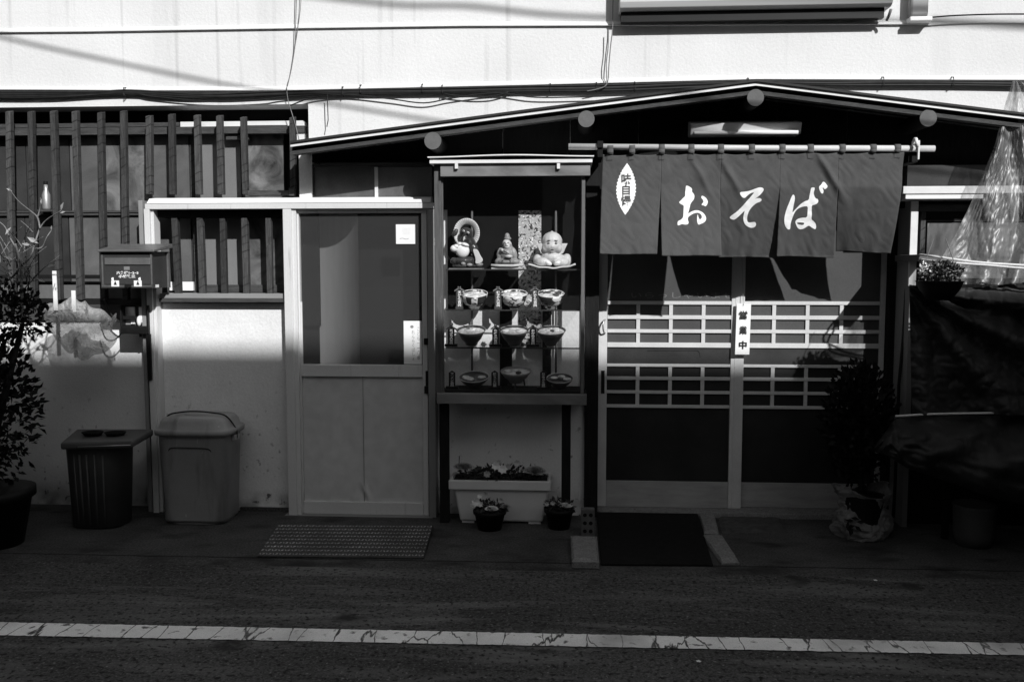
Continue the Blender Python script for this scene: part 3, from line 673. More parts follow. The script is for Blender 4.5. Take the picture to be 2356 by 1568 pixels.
# casing at the top, with pipe
ac = thing('wall_casing', 'long pale rounded casing fixed high on the white wall above the canopy peak', 'casing', P(1735, 40, -.1))
YA = -.13; xa, xb = X(1426, 10, YA), X(2056, 10, YA); zl = Z(17, 1735, YA)
prof = [(YA+.035, zl), (YA+.012, zl+.012), (YA, zl+.04), (YA, zl+.5), (0, zl+.5), (0, zl)]
mm = MB(); n = len(prof)
for x in (xa, xb): mm.v += [(x, y, z) for y, z in prof]
mm.f = [tuple(range(n-1, -1, -1)), tuple(range(n, 2*n))] + [(i, (i+1) % n, n+(i+1) % n, n+i) for i in range(n)]
mm.build('casing_body', M_['acbody'], ac, bevel=.004)
MB().box(xa+.01, xb-.03, -.075, -.031, Z(46, 1735, -.075), zl-.001).build('underside_dark_bar', M_['plastic_dark'], ac)  # dark bar added for the black band and shadow under the casing
MB().tube([P(2050, 22, -.10), P(2046, 34, -.08), P(2040, 48, -.06)], .008, 8).build('drain', M_['wire'], ac, smooth=True)
dp = thing('downpipe', 'short grey square downpipe beside the casing high on the wall', 'pipe', P(2120, 38, -.03))
MB().pbox(2097, 2139, -80, 37, -.07, .06).build('pipe', M_['pipe'], dp, bevel=.012)
MB().pbox(2094, 2146, 37.5, 48, -.075, .07).build('shoe', M_['ledge'], dp, bevel=.006)
# overhead cables above the street whose shadows fall on the wall
def shadow_cable(wall_pts, k, r, label):
    pts = [P(a, b, 0) - LD*(k/LD.y) for a, b in wall_pts]
    tag(MB().tube(spline(pts, 8), r, 8).build('overhead_cable', M_['cable'], smooth=True), label, 'cable')
shadow_cable([(-900, -130), (-400, -15), (0, 85), (260, 142), (520, 195), (980, 275), (1500, 345), (2600, 470)], 2.2, .009, 'thin overhead cable strung above the street')
shadow_cable([(-900, -420), (0, -120), (800, 0), (1080, 15), (1370, 40), (2140, 52), (2356, 62), (3000, 95)], 2.6, .013, 'thick overhead cable strung above the street')
shadow_cable([(2140, 44), (2250, 50), (2356, 54), (3000, 75)], 2.4, .008, 'short overhead cable running beside the thick one above the street')

# ================================================================== noren curtain and pole
YN = -.30
rodth = thing('curtain_pole', 'pale round wooden pole carrying the shop curtain, ends poking past brackets', 'pole', P(1728, 340, YN))
pr = P(1308, 337, YN); pl = P(2150, 342, YN)
MB().tube([pr, pr.lerp(pl, .5)+Vector((0, 0, -.004)), pl], .0165, 16).build('pole', M_['pole'], rodth, smooth=True)
MB().pbox(1374, 1388, 324, 340, YN-.035, .30).build('bracket', M_['blackwood'], rodth, bevel=.004)
MB().pbox(1374.5, 1387, 340.5, 362, YN-.022, .27).build('bracket', M_['blackwood'], rodth, bevel=.004)
MB().pbox(2090, 2112, 352, 374, YN+.02, .26).build('bracket', M_['blackwood'], rodth, bevel=.004)
c = P(2102, 340, YN); MB().tube([c+Vector((.004*k, -.018+.0, .045*math.cos(a))) + Vector((0, .03*math.sin(a), 0)) for k, a in [(0, -1.6), (0, -1.0), (0, -.4), (0, .2), (0, .8), (0, 1.5)]], .009, 8).build('hook', M_['whitewood'], rodth, smooth=True)
MB().box(c.x+.012, c.x+.022, YN-.03, YN-.015, c.z-.065, c.z+.035).build('hook', M_['whitewood'], rodth, bevel=.003)
no = thing('shop_curtain', 'dark grey split cloth shop curtain with white brush lettering hanging from pale pole', 'curtain', P(1720, 590, YN))
ztop = Z(352, 1720, YN); zbot = Z(588, 1720, YN)
pan = [(1387, 1521, 1380, 1512, 583), (1521, 1659, 1523, 1660, 587), (1659, 1795, 1653, 1791, 591), (1795, 1930, 1784, 1921, 590), (1930, 2080, 1925, 2041, 578)]
SW = (-.05, -.065, .13, .11, .14)
def fold(x, z):
    t = max(0.0, min(1.0, (ztop-z)/(ztop-zbot)))
    y = .008*math.sin(9.0*x+2.1*t)*(.3+t) + .012*t*math.sin(3.1*x+1.0)+.005*mnoise.noise((x*6, z*5, 3))*(.4+t)+.0035*mnoise.noise((x*15, z*9, 6))+.0022*(1-2*abs(mnoise.noise((x*24+z*12, z*14, 8))))
    y += .0065*math.sin(38*x+16*t+2*math.sin(5*x))*math.exp(-((t-.12)/.22)**2)           # gathers hanging from the loops
    y += .006*(math.sin(60*x)+.7*math.sin(97*x+1))*max(0, t-.82)*5*.5
    for (cx, w, a, sl) in ((X(1895, 400, YN), .022, .016, .34), (X(1668, 400, YN), .02, .010, .30), (X(1600, 400, YN), .018, .007, .30)):
        y += -1.5*a*math.exp(-((x-cx-sl*(t-.12)) / w)**2)*math.exp(-((t-.22)/.2)**2)
    return y
def panel_pos(i, a, b):                                     # a across, b down
    u0, u1, w0, w1, vb = pan[i]
    xt = X(u0, 352, YN)+(X(u1, 352, YN)-X(u0, 352, YN))*a
    yb_ = YN+SW[i]; xb_ = X(w0, 587, yb_)+(X(w1, 587, yb_)-X(w0, 587, yb_))*a
    zb_ = Z(vb + (5 if i == 4 else 2)*a + 1.0*math.sin(a*5+i), 1720, yb_)
    return xt, xb_, zb_
def noren_y(i, x, z):
    t = max(0.0, min(1.0, (ztop-z)/(ztop-zbot)))
    sw = SW[i]; s = max(0, t-.33)/.67
    ctr = (pan[i][0]+pan[i][1])/2; edge = (x-X(ctr, 470, YN))/.17
    curl = (.0, .004, .010, .016, -.030)[i]*edge*s + (-.018*edge*t if i == 4 else 0)
    return YN + fold(x, z) + sw*s**1.25 + curl
for i in range(5):
    def fn(a, b):
        xt, xb_, zb_ = panel_pos(i, a, b); t = b
        sag = .008*abs(math.sin(a*math.pi*2))*(1-b)**6
        wl_ = (1-a) if i == 0 else (a if i == 4 else 0); fi = max(0, (t-.36)/.64); x = xt+(xb_-xt)*(wl_*t+(1-wl_)*fi); z = ztop-sag+(zb_-ztop)*t
        return (x, noren_y(i, x, z), z)
    MB().grid(fn, 60, 90).build('cloth_panel', M_['noren'], no, smooth=True, solid=.0015)
for u in (1404, 1454, 1522, 1590, 1658, 1729, 1799, 1864, 1937, 2008, 2064):
    c = P(u, 340, YN); h = .0160; rr = .0180; mm = MB()
    ring = [(rr*math.sin(a), rr*math.cos(a)) for a in [i*math.pi/8-math.pi*.1 for i in range(0, 13)]]
    mm.grid(lambda a, b: (c.x-h+2*h*a, c.y-rr*math.cos((b-.15)*4.2), c.z+rr*math.sin((b-.15)*4.2)), 2, 14)
    mm.build('loop', M_['loop'], no, smooth=True, solid=.0015)
    x = c.x; zz = ztop+.012
    mm = MB(); mm.grid(lambda a, b: (x-h+2*h*a, noren_y(0, x, ztop)-.002 if b < .3 else c.y-.0172, ztop-.004+(c.z-ztop-.004)*b), 2, 6)
    mm.build('loop', M_['loop'], no, smooth=True, solid=.0012)
    mm = MB(); yy = noren_y(0, x, ztop-.03)-.004
    mm.tube([(x-h, yy, ztop-.003), (x-h, yy, ztop-.031), (x+h*.9, yy, ztop-.033)], .0011, 5).build('stitch', M_['stitch'], no)
# lettering traced as outlines, lying on the cloth
def c3(pts): return [(P(( x/3.136+2300)/1.7385, (y/3.136+550)/1.7385, YN)) for x, y in pts]
def c4(pts): return [(P(( x/2.945+2900)/1.7385, (y/2.945+550)/1.7385, YN)) for x, y in pts]
def xz(ps): return smooth_poly([(p.x, p.z) for p in ps], 1)
A_o = [(1392,600),(1430,612),(1470,640),(1465,680),(1490,705),(1500,735),(1490,775),(1465,805),(1445,835),(1437,870),(1425,915),(1412,958),(1440,940),(1475,922),(1520,912),(1560,920),(1605,945),(1632,985),(1640,1020),(1630,1050),(1605,1070),(1570,1085),(1545,1098),(1530,1080),(1522,1040),(1528,985),(1535,960),(1542,1000),(1555,1030),(1575,1025),(1587,1000),(1580,970),(1550,945),(1510,945),(1470,960),(1430,985),(1410,1005),(1408,1035),(1420,1065),(1410,1090),(1370,1095),(1335,1085),(1310,1098),(1282,1105),(1278,1075),(1285,1050),(1320,1035),(1350,1005),(1355,960),(1358,905),(1362,852),(1330,840),(1297,815),(1330,785),(1365,750),(1382,735),(1380,690),(1388,640)]
A_o2 = [(1590,728),(1620,738),(1650,765),(1667,800),(1660,835),(1635,868),(1615,852),(1585,848),(1590,832),(1612,810),(1605,780),(1582,755)]
A_so = [(405,588),(440,592),(455,615),(440,645),(400,690),(350,725),(380,712),(420,712),(437,735),(420,755),(375,770),(330,810),(300,850),(280,900),(275,950),(285,990),(310,998),(345,990),(375,990),(388,1015),(380,1045),(350,1060),(310,1055),(265,1030),(238,990),(230,940),(238,880),(245,855),(200,900),(150,950),(120,965),(85,955),(66,935),(100,905),(150,870),(210,810),(250,760),(290,715),(330,665),(345,645),(300,655),(260,690),(235,713),(205,705),(175,665),(178,642),(230,640),(300,625),(360,600)]
A_ba = [(800,668),(820,690),(823,730),(812,790),(806,850),(800,885),(840,840),(890,785),(940,750),(990,735),(995,680),(1005,620),(1010,590),(1050,590),(1052,610),(1042,650),(1055,690),(1075,718),(1100,722),(1110,750),(1095,775),(1065,790),(1030,798),(1035,850),(1040,910),(1038,960),(1075,985),(1100,1015),(1108,1055),(1098,1078),(1060,1060),(1015,1030),(985,1050),(950,1072),(905,1078),(875,1055),(855,1015),(843,985),(870,955),(920,940),(985,940),(985,880),(985,808),(935,808),(880,828),(850,850),(825,890),(805,950),(790,1010),(792,1070),(775,1082),(750,1070),(722,1030),(710,980),(712,920),(730,840),(760,760),(780,700)]
A_bah = [(865,1000),(895,995),(950,997),(958,1010),(940,1028),(900,1022),(875,1015)]
A_bad = [(1145,525),(1165,520),(1190,545),(1210,575),(1195,600),(1172,612),(1160,590),(1150,600),(1165,625),(1160,655),(1145,662),(1125,640),(1105,600),(1105,575),(1130,560)]
outline_mesh([xz(c3(A_o)), xz(c3(A_o2))], 'lettering', M_['print'], no, lambda x, z: noren_y(1, x, z)-.0025)
outline_mesh([xz(c4(A_so))], 'lettering', M_['print'], no, lambda x, z: noren_y(2, x, z)-.0025)
outline_mesh([xz(c4(A_ba)), xz(c4(A_bah)), xz(c4(A_bad))], 'lettering', M_['print'], no, lambda x, z: noren_y(3, x, z)-.0025)
ec = P(1440.5, 435, YN); eh = .139; ew = .052
em = []
for k in range(120):
    t = 2*math.pi*k/120; sv = math.sin(t); wv = (1-abs(sv)**2.0)
    s = 1.0+(.07*math.sin(t*44) if abs(sv) < .86 else 0)
    em.append((ec.x-.004*sv*-1+ew*wv*s*(1 if math.cos(t) > 0 else -1), ec.z+eh*sv))
outline_mesh([em], 'emblem', M_['print'], no, lambda x, z: noren_y(0, x, z)-.0025)
text('味自慢', .047, ec.x, ec.z-.004, 0, M_['darkink'], no, vertical=True, bold=.0010, fit=(.056, .172), fn=lambda x, z: noren_y(0, x, z)-.0045)
# plaque
pq = thing('plaque', 'hanging white plaque with three black characters in front of the sliding doors', 'sign', P(1710, 815, .07))
x0, x1, z0, z1 = rect(1694, 1727, 698, 815, .07)
MB().hexa([(x0-.006, .062, z0), (x1-.006, .062, z0), (x1-.006, .07, z0), (x0-.006, .07, z0), (x0, .07, z1), (x1, .07, z1), (x1, .078, z1), (x0, .078, z1)]).build('board', M_['paper'], pq, bevel=.001)
for ch, vv in (('営', 724), ('業', 759), ('中', 793)):
    c = P(1710.5-(vv-724)*.02, vv, .062); text(ch, .05, c.x, c.z, c.y-.0025, M_['ink'], pq, bold=.0016, fit=(.045, .047))
MB().tube([P(1707, 590, .08), P(1709, 660, .08), P(1710, 690, .075), P(1711, 702, .064)], .0018, 6).build('wire', M_['steel'], pq)

# ================================================================== display case
YF = -.27; YB = -.03
dc = thing('display_case', 'glazed wooden food display case on legs beside the entrance', 'display case', P(1178, 1160, -.2))
MB().pbox(1000, 1016, 372, 905, YF, .03).build('post', M_['post'], dc, bevel=.003)
MB().pbox(1017, 1020.5, 405, 905, YF+.012, .02).build('post', M_['post'], dc)
MB().pbox(1337, 1345, 405, 905, YF, .02).build('post', M_['pole'] if 0 else M_['log'], dc, bevel=.002)
MB().box(X(1337, 650, YF)+.0, X(1345, 650, YF), YB-.01, YB+.02, Z(905, 1340, YB), Z(405, 1340, YB)).build('post', M_['post'], dc)
xt0, xt1, zt0, zt1 = rect(988, 1363, 367, 375, YF-.05)
MB().box(xt0, xt1, YF-.05, .0, zt0, zt1).build('top_board', M_['whitewood'], dc, bevel=.002)
def rf(a, b): return (xt0-.008+(xt1-xt0+.016)*a, YF-.065+(.36)*b, zt1+.014+.010*math.sin(a*math.pi)**2+.02*b)
MB().grid(rf, 20, 2).build('roof_sheet', M_['ledge'], dc, solid=.006)
MB().pbox(1013, 1358, 377, 405, YF-.03, .028).build('valance', M_['signwood'], dc, bevel=.002)
for u in (1050, 1285): MB().pbox(u-3.5, u+3.5, 375.4, 388, YF-.05, .018).build('bracket', M_['whitewood'], dc)
xi0, xi1 = X(1021, 650, YF), X(1337, 650, YF)
MB().box(xi0-.01, xi1+.02, YB, YB+.012, Z(712, 1178, YB), Z(378, 1178, YB)).build('back_panel', M_['dark'], dc)
MB().box(xi0-.01, xi1+.02, YB+.001, YB+.012, Z(905, 1178, YB), Z(712.2, 1178, YB)).build('back_panel', M_['low'], dc)
MB().pbox(1193, 1245, 484, 800, YB-.008, .007).build('speckled_strip', M_['speckle'], dc)  # top cut at the case roof's shadow line, leaving the shaded part out
MB().pbox(1150, 1178, 712, 905, YB-.012, .010).build('back_batten', M_['blackwood'], dc)
MB().pbox(1248, 1268, 712, 905, YB-.012, .010).build('back_batten', M_['blackwood'], dc)
for u in (1086, 1279): MB().tube([P(u, 484, YB-.03), P(u, 905, YB-.03)], .006, 10).build('shelf_rod', M_['log'], dc, smooth=True)
zsh = []
for i, v in enumerate((619, 712, 799)):
    z = Z(v, 1178, YF+.05); zsh.append(z)
    MB().box(xi0+.005, xi1-.005, YF+.05, YB-.015, z-.006, z).build('shelf', M_['glass'], dc)
    MB().box(xi0+.005, xi1-.005, YF+.047, YF+.0495, z-.007, z+.001).build('shelf_edge', M_['pane_dark'], dc)
zfl = Z(902, 1178, YF); 
MB().box(xi0, xi1, YF+.02, YB, zfl-.012, zfl+.006).build('floor_board', M_['blackwood'], dc)
MB().pbox(1005, 1350, 906, 930, YF-.02, .05).build('sill', M_['signwood'], dc, bevel=.003)
MB().box(X(1003, 920, YF), X(1350, 920, YF), YF+.03, -.01, Z(930, 1178, YF), Z(907, 1178, YF)).build('base_frame', M_['blackwood'], dc)
for u in (1011, 1292):
    MB().box(X(u, 1040, YF+.06), X(u+21, 1040, YF+.06), YF+.06, YF+.11, .01, Z(930.5, 1178, YF)).build('leg', M_['blackwood'], dc, bevel=.004)
MB().box(xi0-.0, xi1+.0, YF+.004, YF+.008, zfl, Z(405, 1178, YF)).build('front_pane', M_['glass'], dc)
MB().box(xi1+.012, xi1+.016, YF+.02, YB-.01, zfl, Z(405, 1178, YF)).build('side_pane', M_['glass'], dc)
# --- figurines on the top shelf
ztopsh = zsh[0]+.001; YG = -.15; SC = (YG+5.3)/FPX
def fp(u, v): p = P(u, v, YG); return p
def fb(mm, u, v, ru, rv, dy=0.0, ry=None, rot=0.0):
    p = P(u, v, YG); s = SC
    mm.ball((p.x, YG+dy, p.z), ru*s, (ry if ry else ru)*s, rv*s, rot=Matrix.Rotation(rot, 3, 'Y') if rot else None)
    return mm
tk = thing('raccoon_dog_figurine', 'ceramic raccoon dog figurine in wide straw hat with pale round belly', 'figurine', P(1072, 613, YG))
b = MB(); fb(b, 1073, 538, 16, 15, 0); fb(b, 1074, 562, 21, 22, .012); fb(b, 1068, 600, 24, 12, 0); fb(b, 1092, 598, 16, 12, 0); fb(b, 1048, 600, 12, 9, -.01); fb(b, 1090, 572, 11, 14, 0); fb(b, 1052, 572, 9, 13, -.01); fb(b, 1046, 535, 6, 11, .02, rot=.5); fb(b, 1070, 552, 10, 9, -.03); fb(b, 1062, 612, 22, 4); fb(b, 1090, 611, 18, 4)
b.build('body', M_['ceramic_dark'], tk, remesh=.0035)
hc = P(1074, 536, YG+.03); mm = MB()
def hat(a, b_):
    th = a*2*math.pi; r = (.16+.84*b_)*31.5*SC; rip = .0018*math.sin(th*42)*(b_ > .75)
    return (hc.x+r*math.cos(th)*.92, hc.y-.004-.045*(1-b_)+rip*0 + (.012*b_), hc.z+r*math.sin(th)*.98+rip)
mm.grid(lambda a, b_: (hc.x+(.58+.42*b_)*34*SC*math.cos(a*2*math.pi)*.90, hc.y-.012+.02*(1-b_)**2+.0022*math.sin(a*2*math.pi*40)*b_, hc.z+(.58+.42*b_)*34*SC*math.sin(a*2*math.pi)), 160, 6)
mm.build('hat', M_['ceramic_mid'], tk, smooth=True, solid=.005)
fb(MB(), 1066, 577, 16, 16.5, -.036, 11).build('belly', M_['ceramic'], tk, smooth=True)
fb(fb(MB(), 1047, 572, 8.5, 8, -.05), 1052, 567, 6, 5, -.055).build('bottle_hand', M_['ceramic'], tk, smooth=True)
fb(fb(MB(), 1072, 563, 10, 4.5, -.045, rot=.3), 1060, 561, 6, 4, -.045).build('collar', M_['ceramic'], tk, smooth=True)
for u, v in ((1069, 532), (1079.5, 536)):
    fb(MB(), u, v, 2.4, 2.4, -.048, 1.2).build('eye', M_['ceramic'], tk, smooth=True)
    fb(MB(), u, v, 1.2, 1.2, -.052, .8).build('pupil', M_['ink'], tk, smooth=True)
fb(MB(), 1073, 541, 3, 2, -.055).build('nose', M_['ink'], tk, smooth=True)
fb(MB(), 1070, 549, 2.2, 6.5, -.05, rot=.25).build('muzzle', M_['ceramic_mid'], tk, smooth=True)
sk = MB(); 
sk.prism(smooth_poly([(P(a, b_, YG).x, P(a, b_, YG).z) for a, b_ in ((1090, 572), (1101, 574), (1107, 588), (1114, 598), (1108, 606), (1095, 607), (1097, 596), (1092, 582))], 2), YG-.055, YG-.035)
sk.build('account_book', M_['ceramic_mid'], tk, bevel=.002)
fb(fb(fb(MB(), 1068, 606, 6, 5, -.045), 1082, 609, 7, 4, -.04), 1104, 608, 9, 5, -.03).build('feet', M_['ceramic_grey'], tk, smooth=True)
MB().prism([(P(1036, 618, YG).x, ztopsh+.0), (P(1112, 618, YG).x, ztopsh), (P(1112, 618, YG).x, ztopsh+.004), (P(1036, 618, YG).x, ztopsh+.004)], YG-.07, YG+.05).build('mat', M_['ceramic_grey'], tk)
# seated man figurine
eb = thing('seated_man_figurine', 'small smiling seated man figurine in tall cap on a pale tray', 'figurine', P(1166, 613, YG))
b = MB(); fb(b, 1166, 585, 17, 18, 0); fb(b, 1166, 602, 25, 8, 0); fb(b, 1150, 583, 7, 14, -.01, rot=.2); fb(b, 1182, 583, 8, 16, -.01, rot=-.3); fb(b, 1148, 602, 10, 8, -.01); fb(b, 1184, 602, 12, 8, -.01); fb(b, 1168, 566, 11, 10, 0)
b.build('robe', M_['ceramic_grey'], eb, remesh=.0035)
b = MB(); fb(b, 1166, 559, 9.5, 9.5, -.012); fb(b, 1167, 567, 7, 6, -.022); fb(b, 1157, 560, 2, 3.5, -.01); fb(b, 1175.5, 560, 2, 3.5, -.01); fb(b, 1166, 561, 2, 1.8, -.038)
b.build('face', M_['ceramic_mid'], eb, remesh=.003)
b = MB(); fb(b, 1168, 549, 9, 5, -.008); fb(b, 1167, 543, 6.2, 7.5, -.004); b.build('cap', M_['ceramic_grey'], eb, remesh=.003)
for u in (1162.5, 1170): fb(MB(), u, 558, 1.8, .8, -.0345, .8).build('eye', M_['ink'], eb)
fb(MB(), 1166.5, 565.5, 3.4, .9, -.038, .8).build('mouth', M_['ink'], eb)
fb(fb(MB(), 1157, 575, 4.5, 4.5, -.045), 1172, 590, 9, 4, -.05).build('hands', M_['ceramic_mid'], eb, smooth=True)
MB().tube([P(1155, 566, YG-.05), P(1160, 578, YG-.05), P(1171, 584, YG-.05)], .003, 6).build('rod', M_['ceramic_dark'], eb)
MB().pbox(1154, 1175, 598, 607, YG-.055, .02).build('chest', M_['ceramic_dark'], eb, bevel=.002)
MB().tube([P(1130, 610, YG-.06), P(1150, 611, YG-.065), P(1180, 611, YG-.065), P(1204, 609, YG-.06)], .0075, 8).build('tray', M_['ceramic_mid'], eb, smooth=True)
MB().box(P(1132, 610, YG).x, P(1202, 610, YG).x, YG-.055, YG+.05, ztopsh, ztopsh+.008).build('tray', M_['ceramic_mid'], eb, bevel=.002)
# big-headed kneeling doll
fk = thing('kneeling_doll_figurine', 'large-headed pale kneeling doll figurine with winged collar on a curved tray', 'figurine', P(1270, 613, YG))
b = MB(); fb(b, 1270, 555, 24, 22, -.008); fb(b, 1270, 567, 23, 16, -.018); fb(b, 1257, 572, 10, 9, -.034); fb(b, 1284, 572, 10, 9, -.034); fb(b, 1271, 578, 8, 5, -.040); fb(b, 1246, 573, 3.5, 8, -.005); fb(b, 1296, 573, 3.5, 8, -.005); fb(b, 1271, 567, 2.6, 3.2, -.070); fb(b, 1270, 533, 3, 2.5, -.005)
b.build('head', M_['ceramic_mid'], fk, remesh=.0035)
for u in (1263, 1280): fb(MB(), u, 554, 4.2, .9, -.066, 1.2).build('brow', M_['ceramic_dark'], fk)
for u in (1263, 1280): fb(MB(), u, 560, 3.2, 1.9, -.067, 1.4).build('eye', M_['ceramic_dark'], fk)
fb(MB(), 1271, 575, 3.6, 1.5, -.078, 1.6).build('mouth', M_['ceramic_dark'], fk)
for s in (-1, 1):
    pts = [(1270+s*36, 560), (1270+s*22, 560), (1270+s*20, 575), (1270+s*6, 588), (1270+s*10, 592), (1270+s*26, 582)]
    MB().prism([(P(a, b_, YG).x, P(a, b_, YG).z) for a, b_ in (pts if s > 0 else pts[::-1])], YG-.03, YG-.012).build('winged_collar', M_['ceramic_mid'], fk, bevel=.002)
b = MB(); fb(b, 1270, 592, 27, 15, .0); fb(b, 1250, 602, 20, 11, -.02); fb(b, 1290, 602, 20, 11, -.02); fb(b, 1238, 598, 12, 14, -.0); fb(b, 1304, 598, 12, 15, 0)
b.build('robe', M_['ceramic_mid'], fk, remesh=.0035)
fb(fb(MB(), 1262, 605, 9, 5, -.055, rot=.4), 1283, 605, 9, 5, -.055, rot=-.4).build('hands', M_['ceramic'], fk, smooth=True)
mm = MB(); mm.grid(lambda a, b_: (P(1216+108*a, 615, YG).x, YG-.085+.15*b_, ztopsh+.006+.02*(2*a-1)**2+.002*math.sin(a*20)), 24, 3)
mm.build('tray', M_['ceramic_mid'], fk, smooth=True, solid=.010)
# --- bowls
def bowl(u, vbase, wpx, hpx, zbase, Y, kind, label):
    c = P(u, vbase, Y); r = wpx/2*(Y+5.3)/FPX; h = hpx/395*.97
    t = thing({'deep': 'rice_bowl', 'plain': 'noodle_bowl', 'flat': 'shallow_bowl', 'pot': 'tripod_pot'}[kind], label, 'bowl', (c.x, Y, zbase), 'model dishes in the display case')
    zbase += .010; t.location.z = zbase; o = (c.x, Y, zbase)
    if kind == 'deep': prof = [(.44*r, 0), (.46*r, .12*h), (.45*r, .16*h), (.74*r, .28*h), (.90*r, .52*h), (.97*r, .80*h), (1.0*r, h), (.965*r, h), (.90*r, .82*h), (.7*r, .7*h)]
    elif kind == 'plain': prof = [(.42*r, 0), (.44*r, .12*h), (.46*r, .15*h), (.68*r, .40*h), (.86*r, .75*h), (1.0*r, h), (.965*r, h), (.88*r, .82*h), (.6*r, .72*h)]
    else: prof = [(.42*r, 0), (.44*r, .14*h), (.75*r, .5*h), (.94*r, .86*h), (1.0*r, h), (.96*r, h*.99), (.86*r, .75*h), (.5*r, .6*h)]
    MB().lathe(o, prof, 32).build('bowl', M_[{'deep': 'bowl_print', 'plain': 'bowl_plain', 'flat': 'bowl_plain', 'pot': 'ceramic_grey'}[kind]], t, smooth=True)
    if kind == 'deep' or kind == 'plain':
        MB().lathe(o, [(.985*r, .955*h), (1.015*r, h), (.985*r, h*1.02), (.955*r, h*.985)], 32, caps=False).build('rim', M_['ceramic' if kind == 'deep' else 'ceramic_grey'], t, smooth=True)
    if kind in ('flat', 'pot'):
        MB().lathe(o, [(.985*r, .97*h), (1.01*r, h*1.03), (.985*r, h*1.06), (.96*r, h)], 32, caps=False).build('rim', M_['ceramic_grey' if kind == 'pot' else 'ceramic_mid'], t, smooth=True)
    t.rotation_euler.x = R(15 if kind != 'pot' else 10)
    MB().box(o[0]-.3*r, o[0]+.3*r, o[1]+.10*r, o[1]+.42*r, o[2]-.014, o[2]+.001).build('prop', M_['paper'], t)
    sd = random.random()*50
    def food(a, b_):
        th = a*2*math.pi; q = b_*.93*r
        x, y = q*math.cos(th), q*math.sin(th)
        z = h*(.86 if kind != 'flat' else .8)+(.012 if kind in ('deep', 'plain') else .004)*(1-b_**2)+.010*mnoise.noise((x*38+sd, y*38, sd))*(1-b_**4)
        return (o[0]+x, o[1]+y, o[2]+z)
    MB().grid(food, 28, 9).build('food', M_['food_dark' if kind == 'flat' else 'food'], t, smooth=True)
    for k in range(3 if kind != 'flat' else 5):
        a = random.uniform(0, 6.28); q = random.uniform(.1, .6)*r
        MB().lathe((o[0]+q*math.cos(a), o[1]+q*math.sin(a)*.8, o[2]+h*.92), [(.18*r, 0), (.2*r, .005), (.17*r, .010)], 12, sx=random.uniform(.8, 1.6)).build('topping', M_[random.choice(['white_food', 'food', 'food_dark'])], t, smooth=True)
    if kind == 'pot':
        for k in range(3):
            a = k*2.094+.5; MB().tube([(o[0]+.55*r*math.cos(a), Y+.55*r*math.sin(a), zbase+.2*h), (o[0]+.62*r*math.cos(a), Y+.62*r*math.sin(a), zbase-.028)], .005, 6).build('leg', M_['bowl_plain'], t)
    return t
def menu(u, v0, v1, zbase, Y, txt, style, label):
    c = P(u, v1, Y); t = thing('menu_tag', label, 'sign', (c.x, Y, zbase), 'menu tags in the display case')
    ztp = P(u, v0, Y).z; h = .0185; bm_ = M_['tagboard' if style < 1 else 'tagblack']
    MB().prism([(c.x-h, zbase), (c.x+h, zbase), (c.x+h, ztp-.012), (c.x, ztp), (c.x-h, ztp-.012)], Y, Y+.008).build('board', bm_, t)
    if style < 2:
        for s in (-1, 1):
            x0_ = c.x-s*.008; L_ = .042 if s > 0 else .035; z_ = ztp+.006
            MB().hexa([(x0_, Y-.006, z_), (x0_+s*L_, Y-.006, z_-L_*.62), (x0_+s*L_, Y+.012, z_-L_*.62), (x0_, Y+.012, z_), (x0_, Y-.006, z_+.008), (x0_+s*L_, Y-.006, z_-L_*.62+.008), (x0_+s*L_, Y+.012, z_-L_*.62+.008), (x0_, Y+.012, z_+.008)]).build('gable_strip', M_['tagroof' if style == 0 else 'tagboard'], t)
    MB().box(c.x-h*(1.1 if style == 0 else 1.9), c.x+h*(1.1 if style == 0 else 1.9), Y-.012, Y+.02, zbase, zbase+.014).build('foot', bm_, t)
    text(txt, .02, c.x+.001, (zbase+.012+ztp-.014)/2, Y-.0015, M_['print' if style < 2 else 'food'], t, vertical=True, bold=.0006, fit=(.020, (ztp-zbase)*.80))
    return t
YS = -.13
for u, t_, lb in ((1092, 'deep', 'printed porcelain bowl of tempura rice beside the first gabled menu tag'), (1183, 'deep', 'printed porcelain rice bowl with dark strips of topping on middle of upper shelf'), (1267, 'deep', 'printed porcelain rice bowl with a tilted cutlet under the big-headed doll')):
    bowl(u, 712, 62, 33, zsh[1]+.001, YS, t_, lb)
for u, lb in ((1085, 'ribbed dark noodle bowl with pale mound and sprig'), (1183, 'dark noodle bowl with flat pale topping on the second glass shelf'), (1268, 'dark noodle bowl with two white slices against the white back panel')):
    bowl(u, 799, 68, 35, zsh[2]+.001, YS, 'plain', lb)
zf = zfl+.007
bowl(1091, 890, 71, 24, zf, YS-.03, 'flat', 'wide shallow dish of dark noodles on the case floor')
bowl(1187, 884, 72, 26, zf+.028, YS-.03, 'pot', 'pale hot pot on three little legs on the case floor')
bowl(1288, 888, 62, 22, zf, YS-.03, 'flat', 'small shallow dish by the right end of the case floor')
for u, tx, lb in ((1057, '天丼七百円', 'gabled brown menu tag beside the tempura rice bowl'), (1146, '親子丼六百円', 'gabled brown menu tag beside the strip-topped rice bowl'), (1231, '勝丼七百円', 'gabled brown menu tag beside the cutlet rice bowl')):
    menu(u, 664, 710, zsh[1]+.001, -.185, tx, 0, lb)
for u, tx, lb in ((1038, '天ぷら六百円', 'black gabled menu tag beside the noodle bowl with the sprig'), (1140, 'たぬき四百円', 'black gabled menu tag on broad foot between two noodle bowls'), (1226, 'おかめ五百円', 'black gabled menu tag beside the bowl with white slices')):
    menu(u, 752, 798, zsh[2]+.001, -.185, tx, 1, lb)
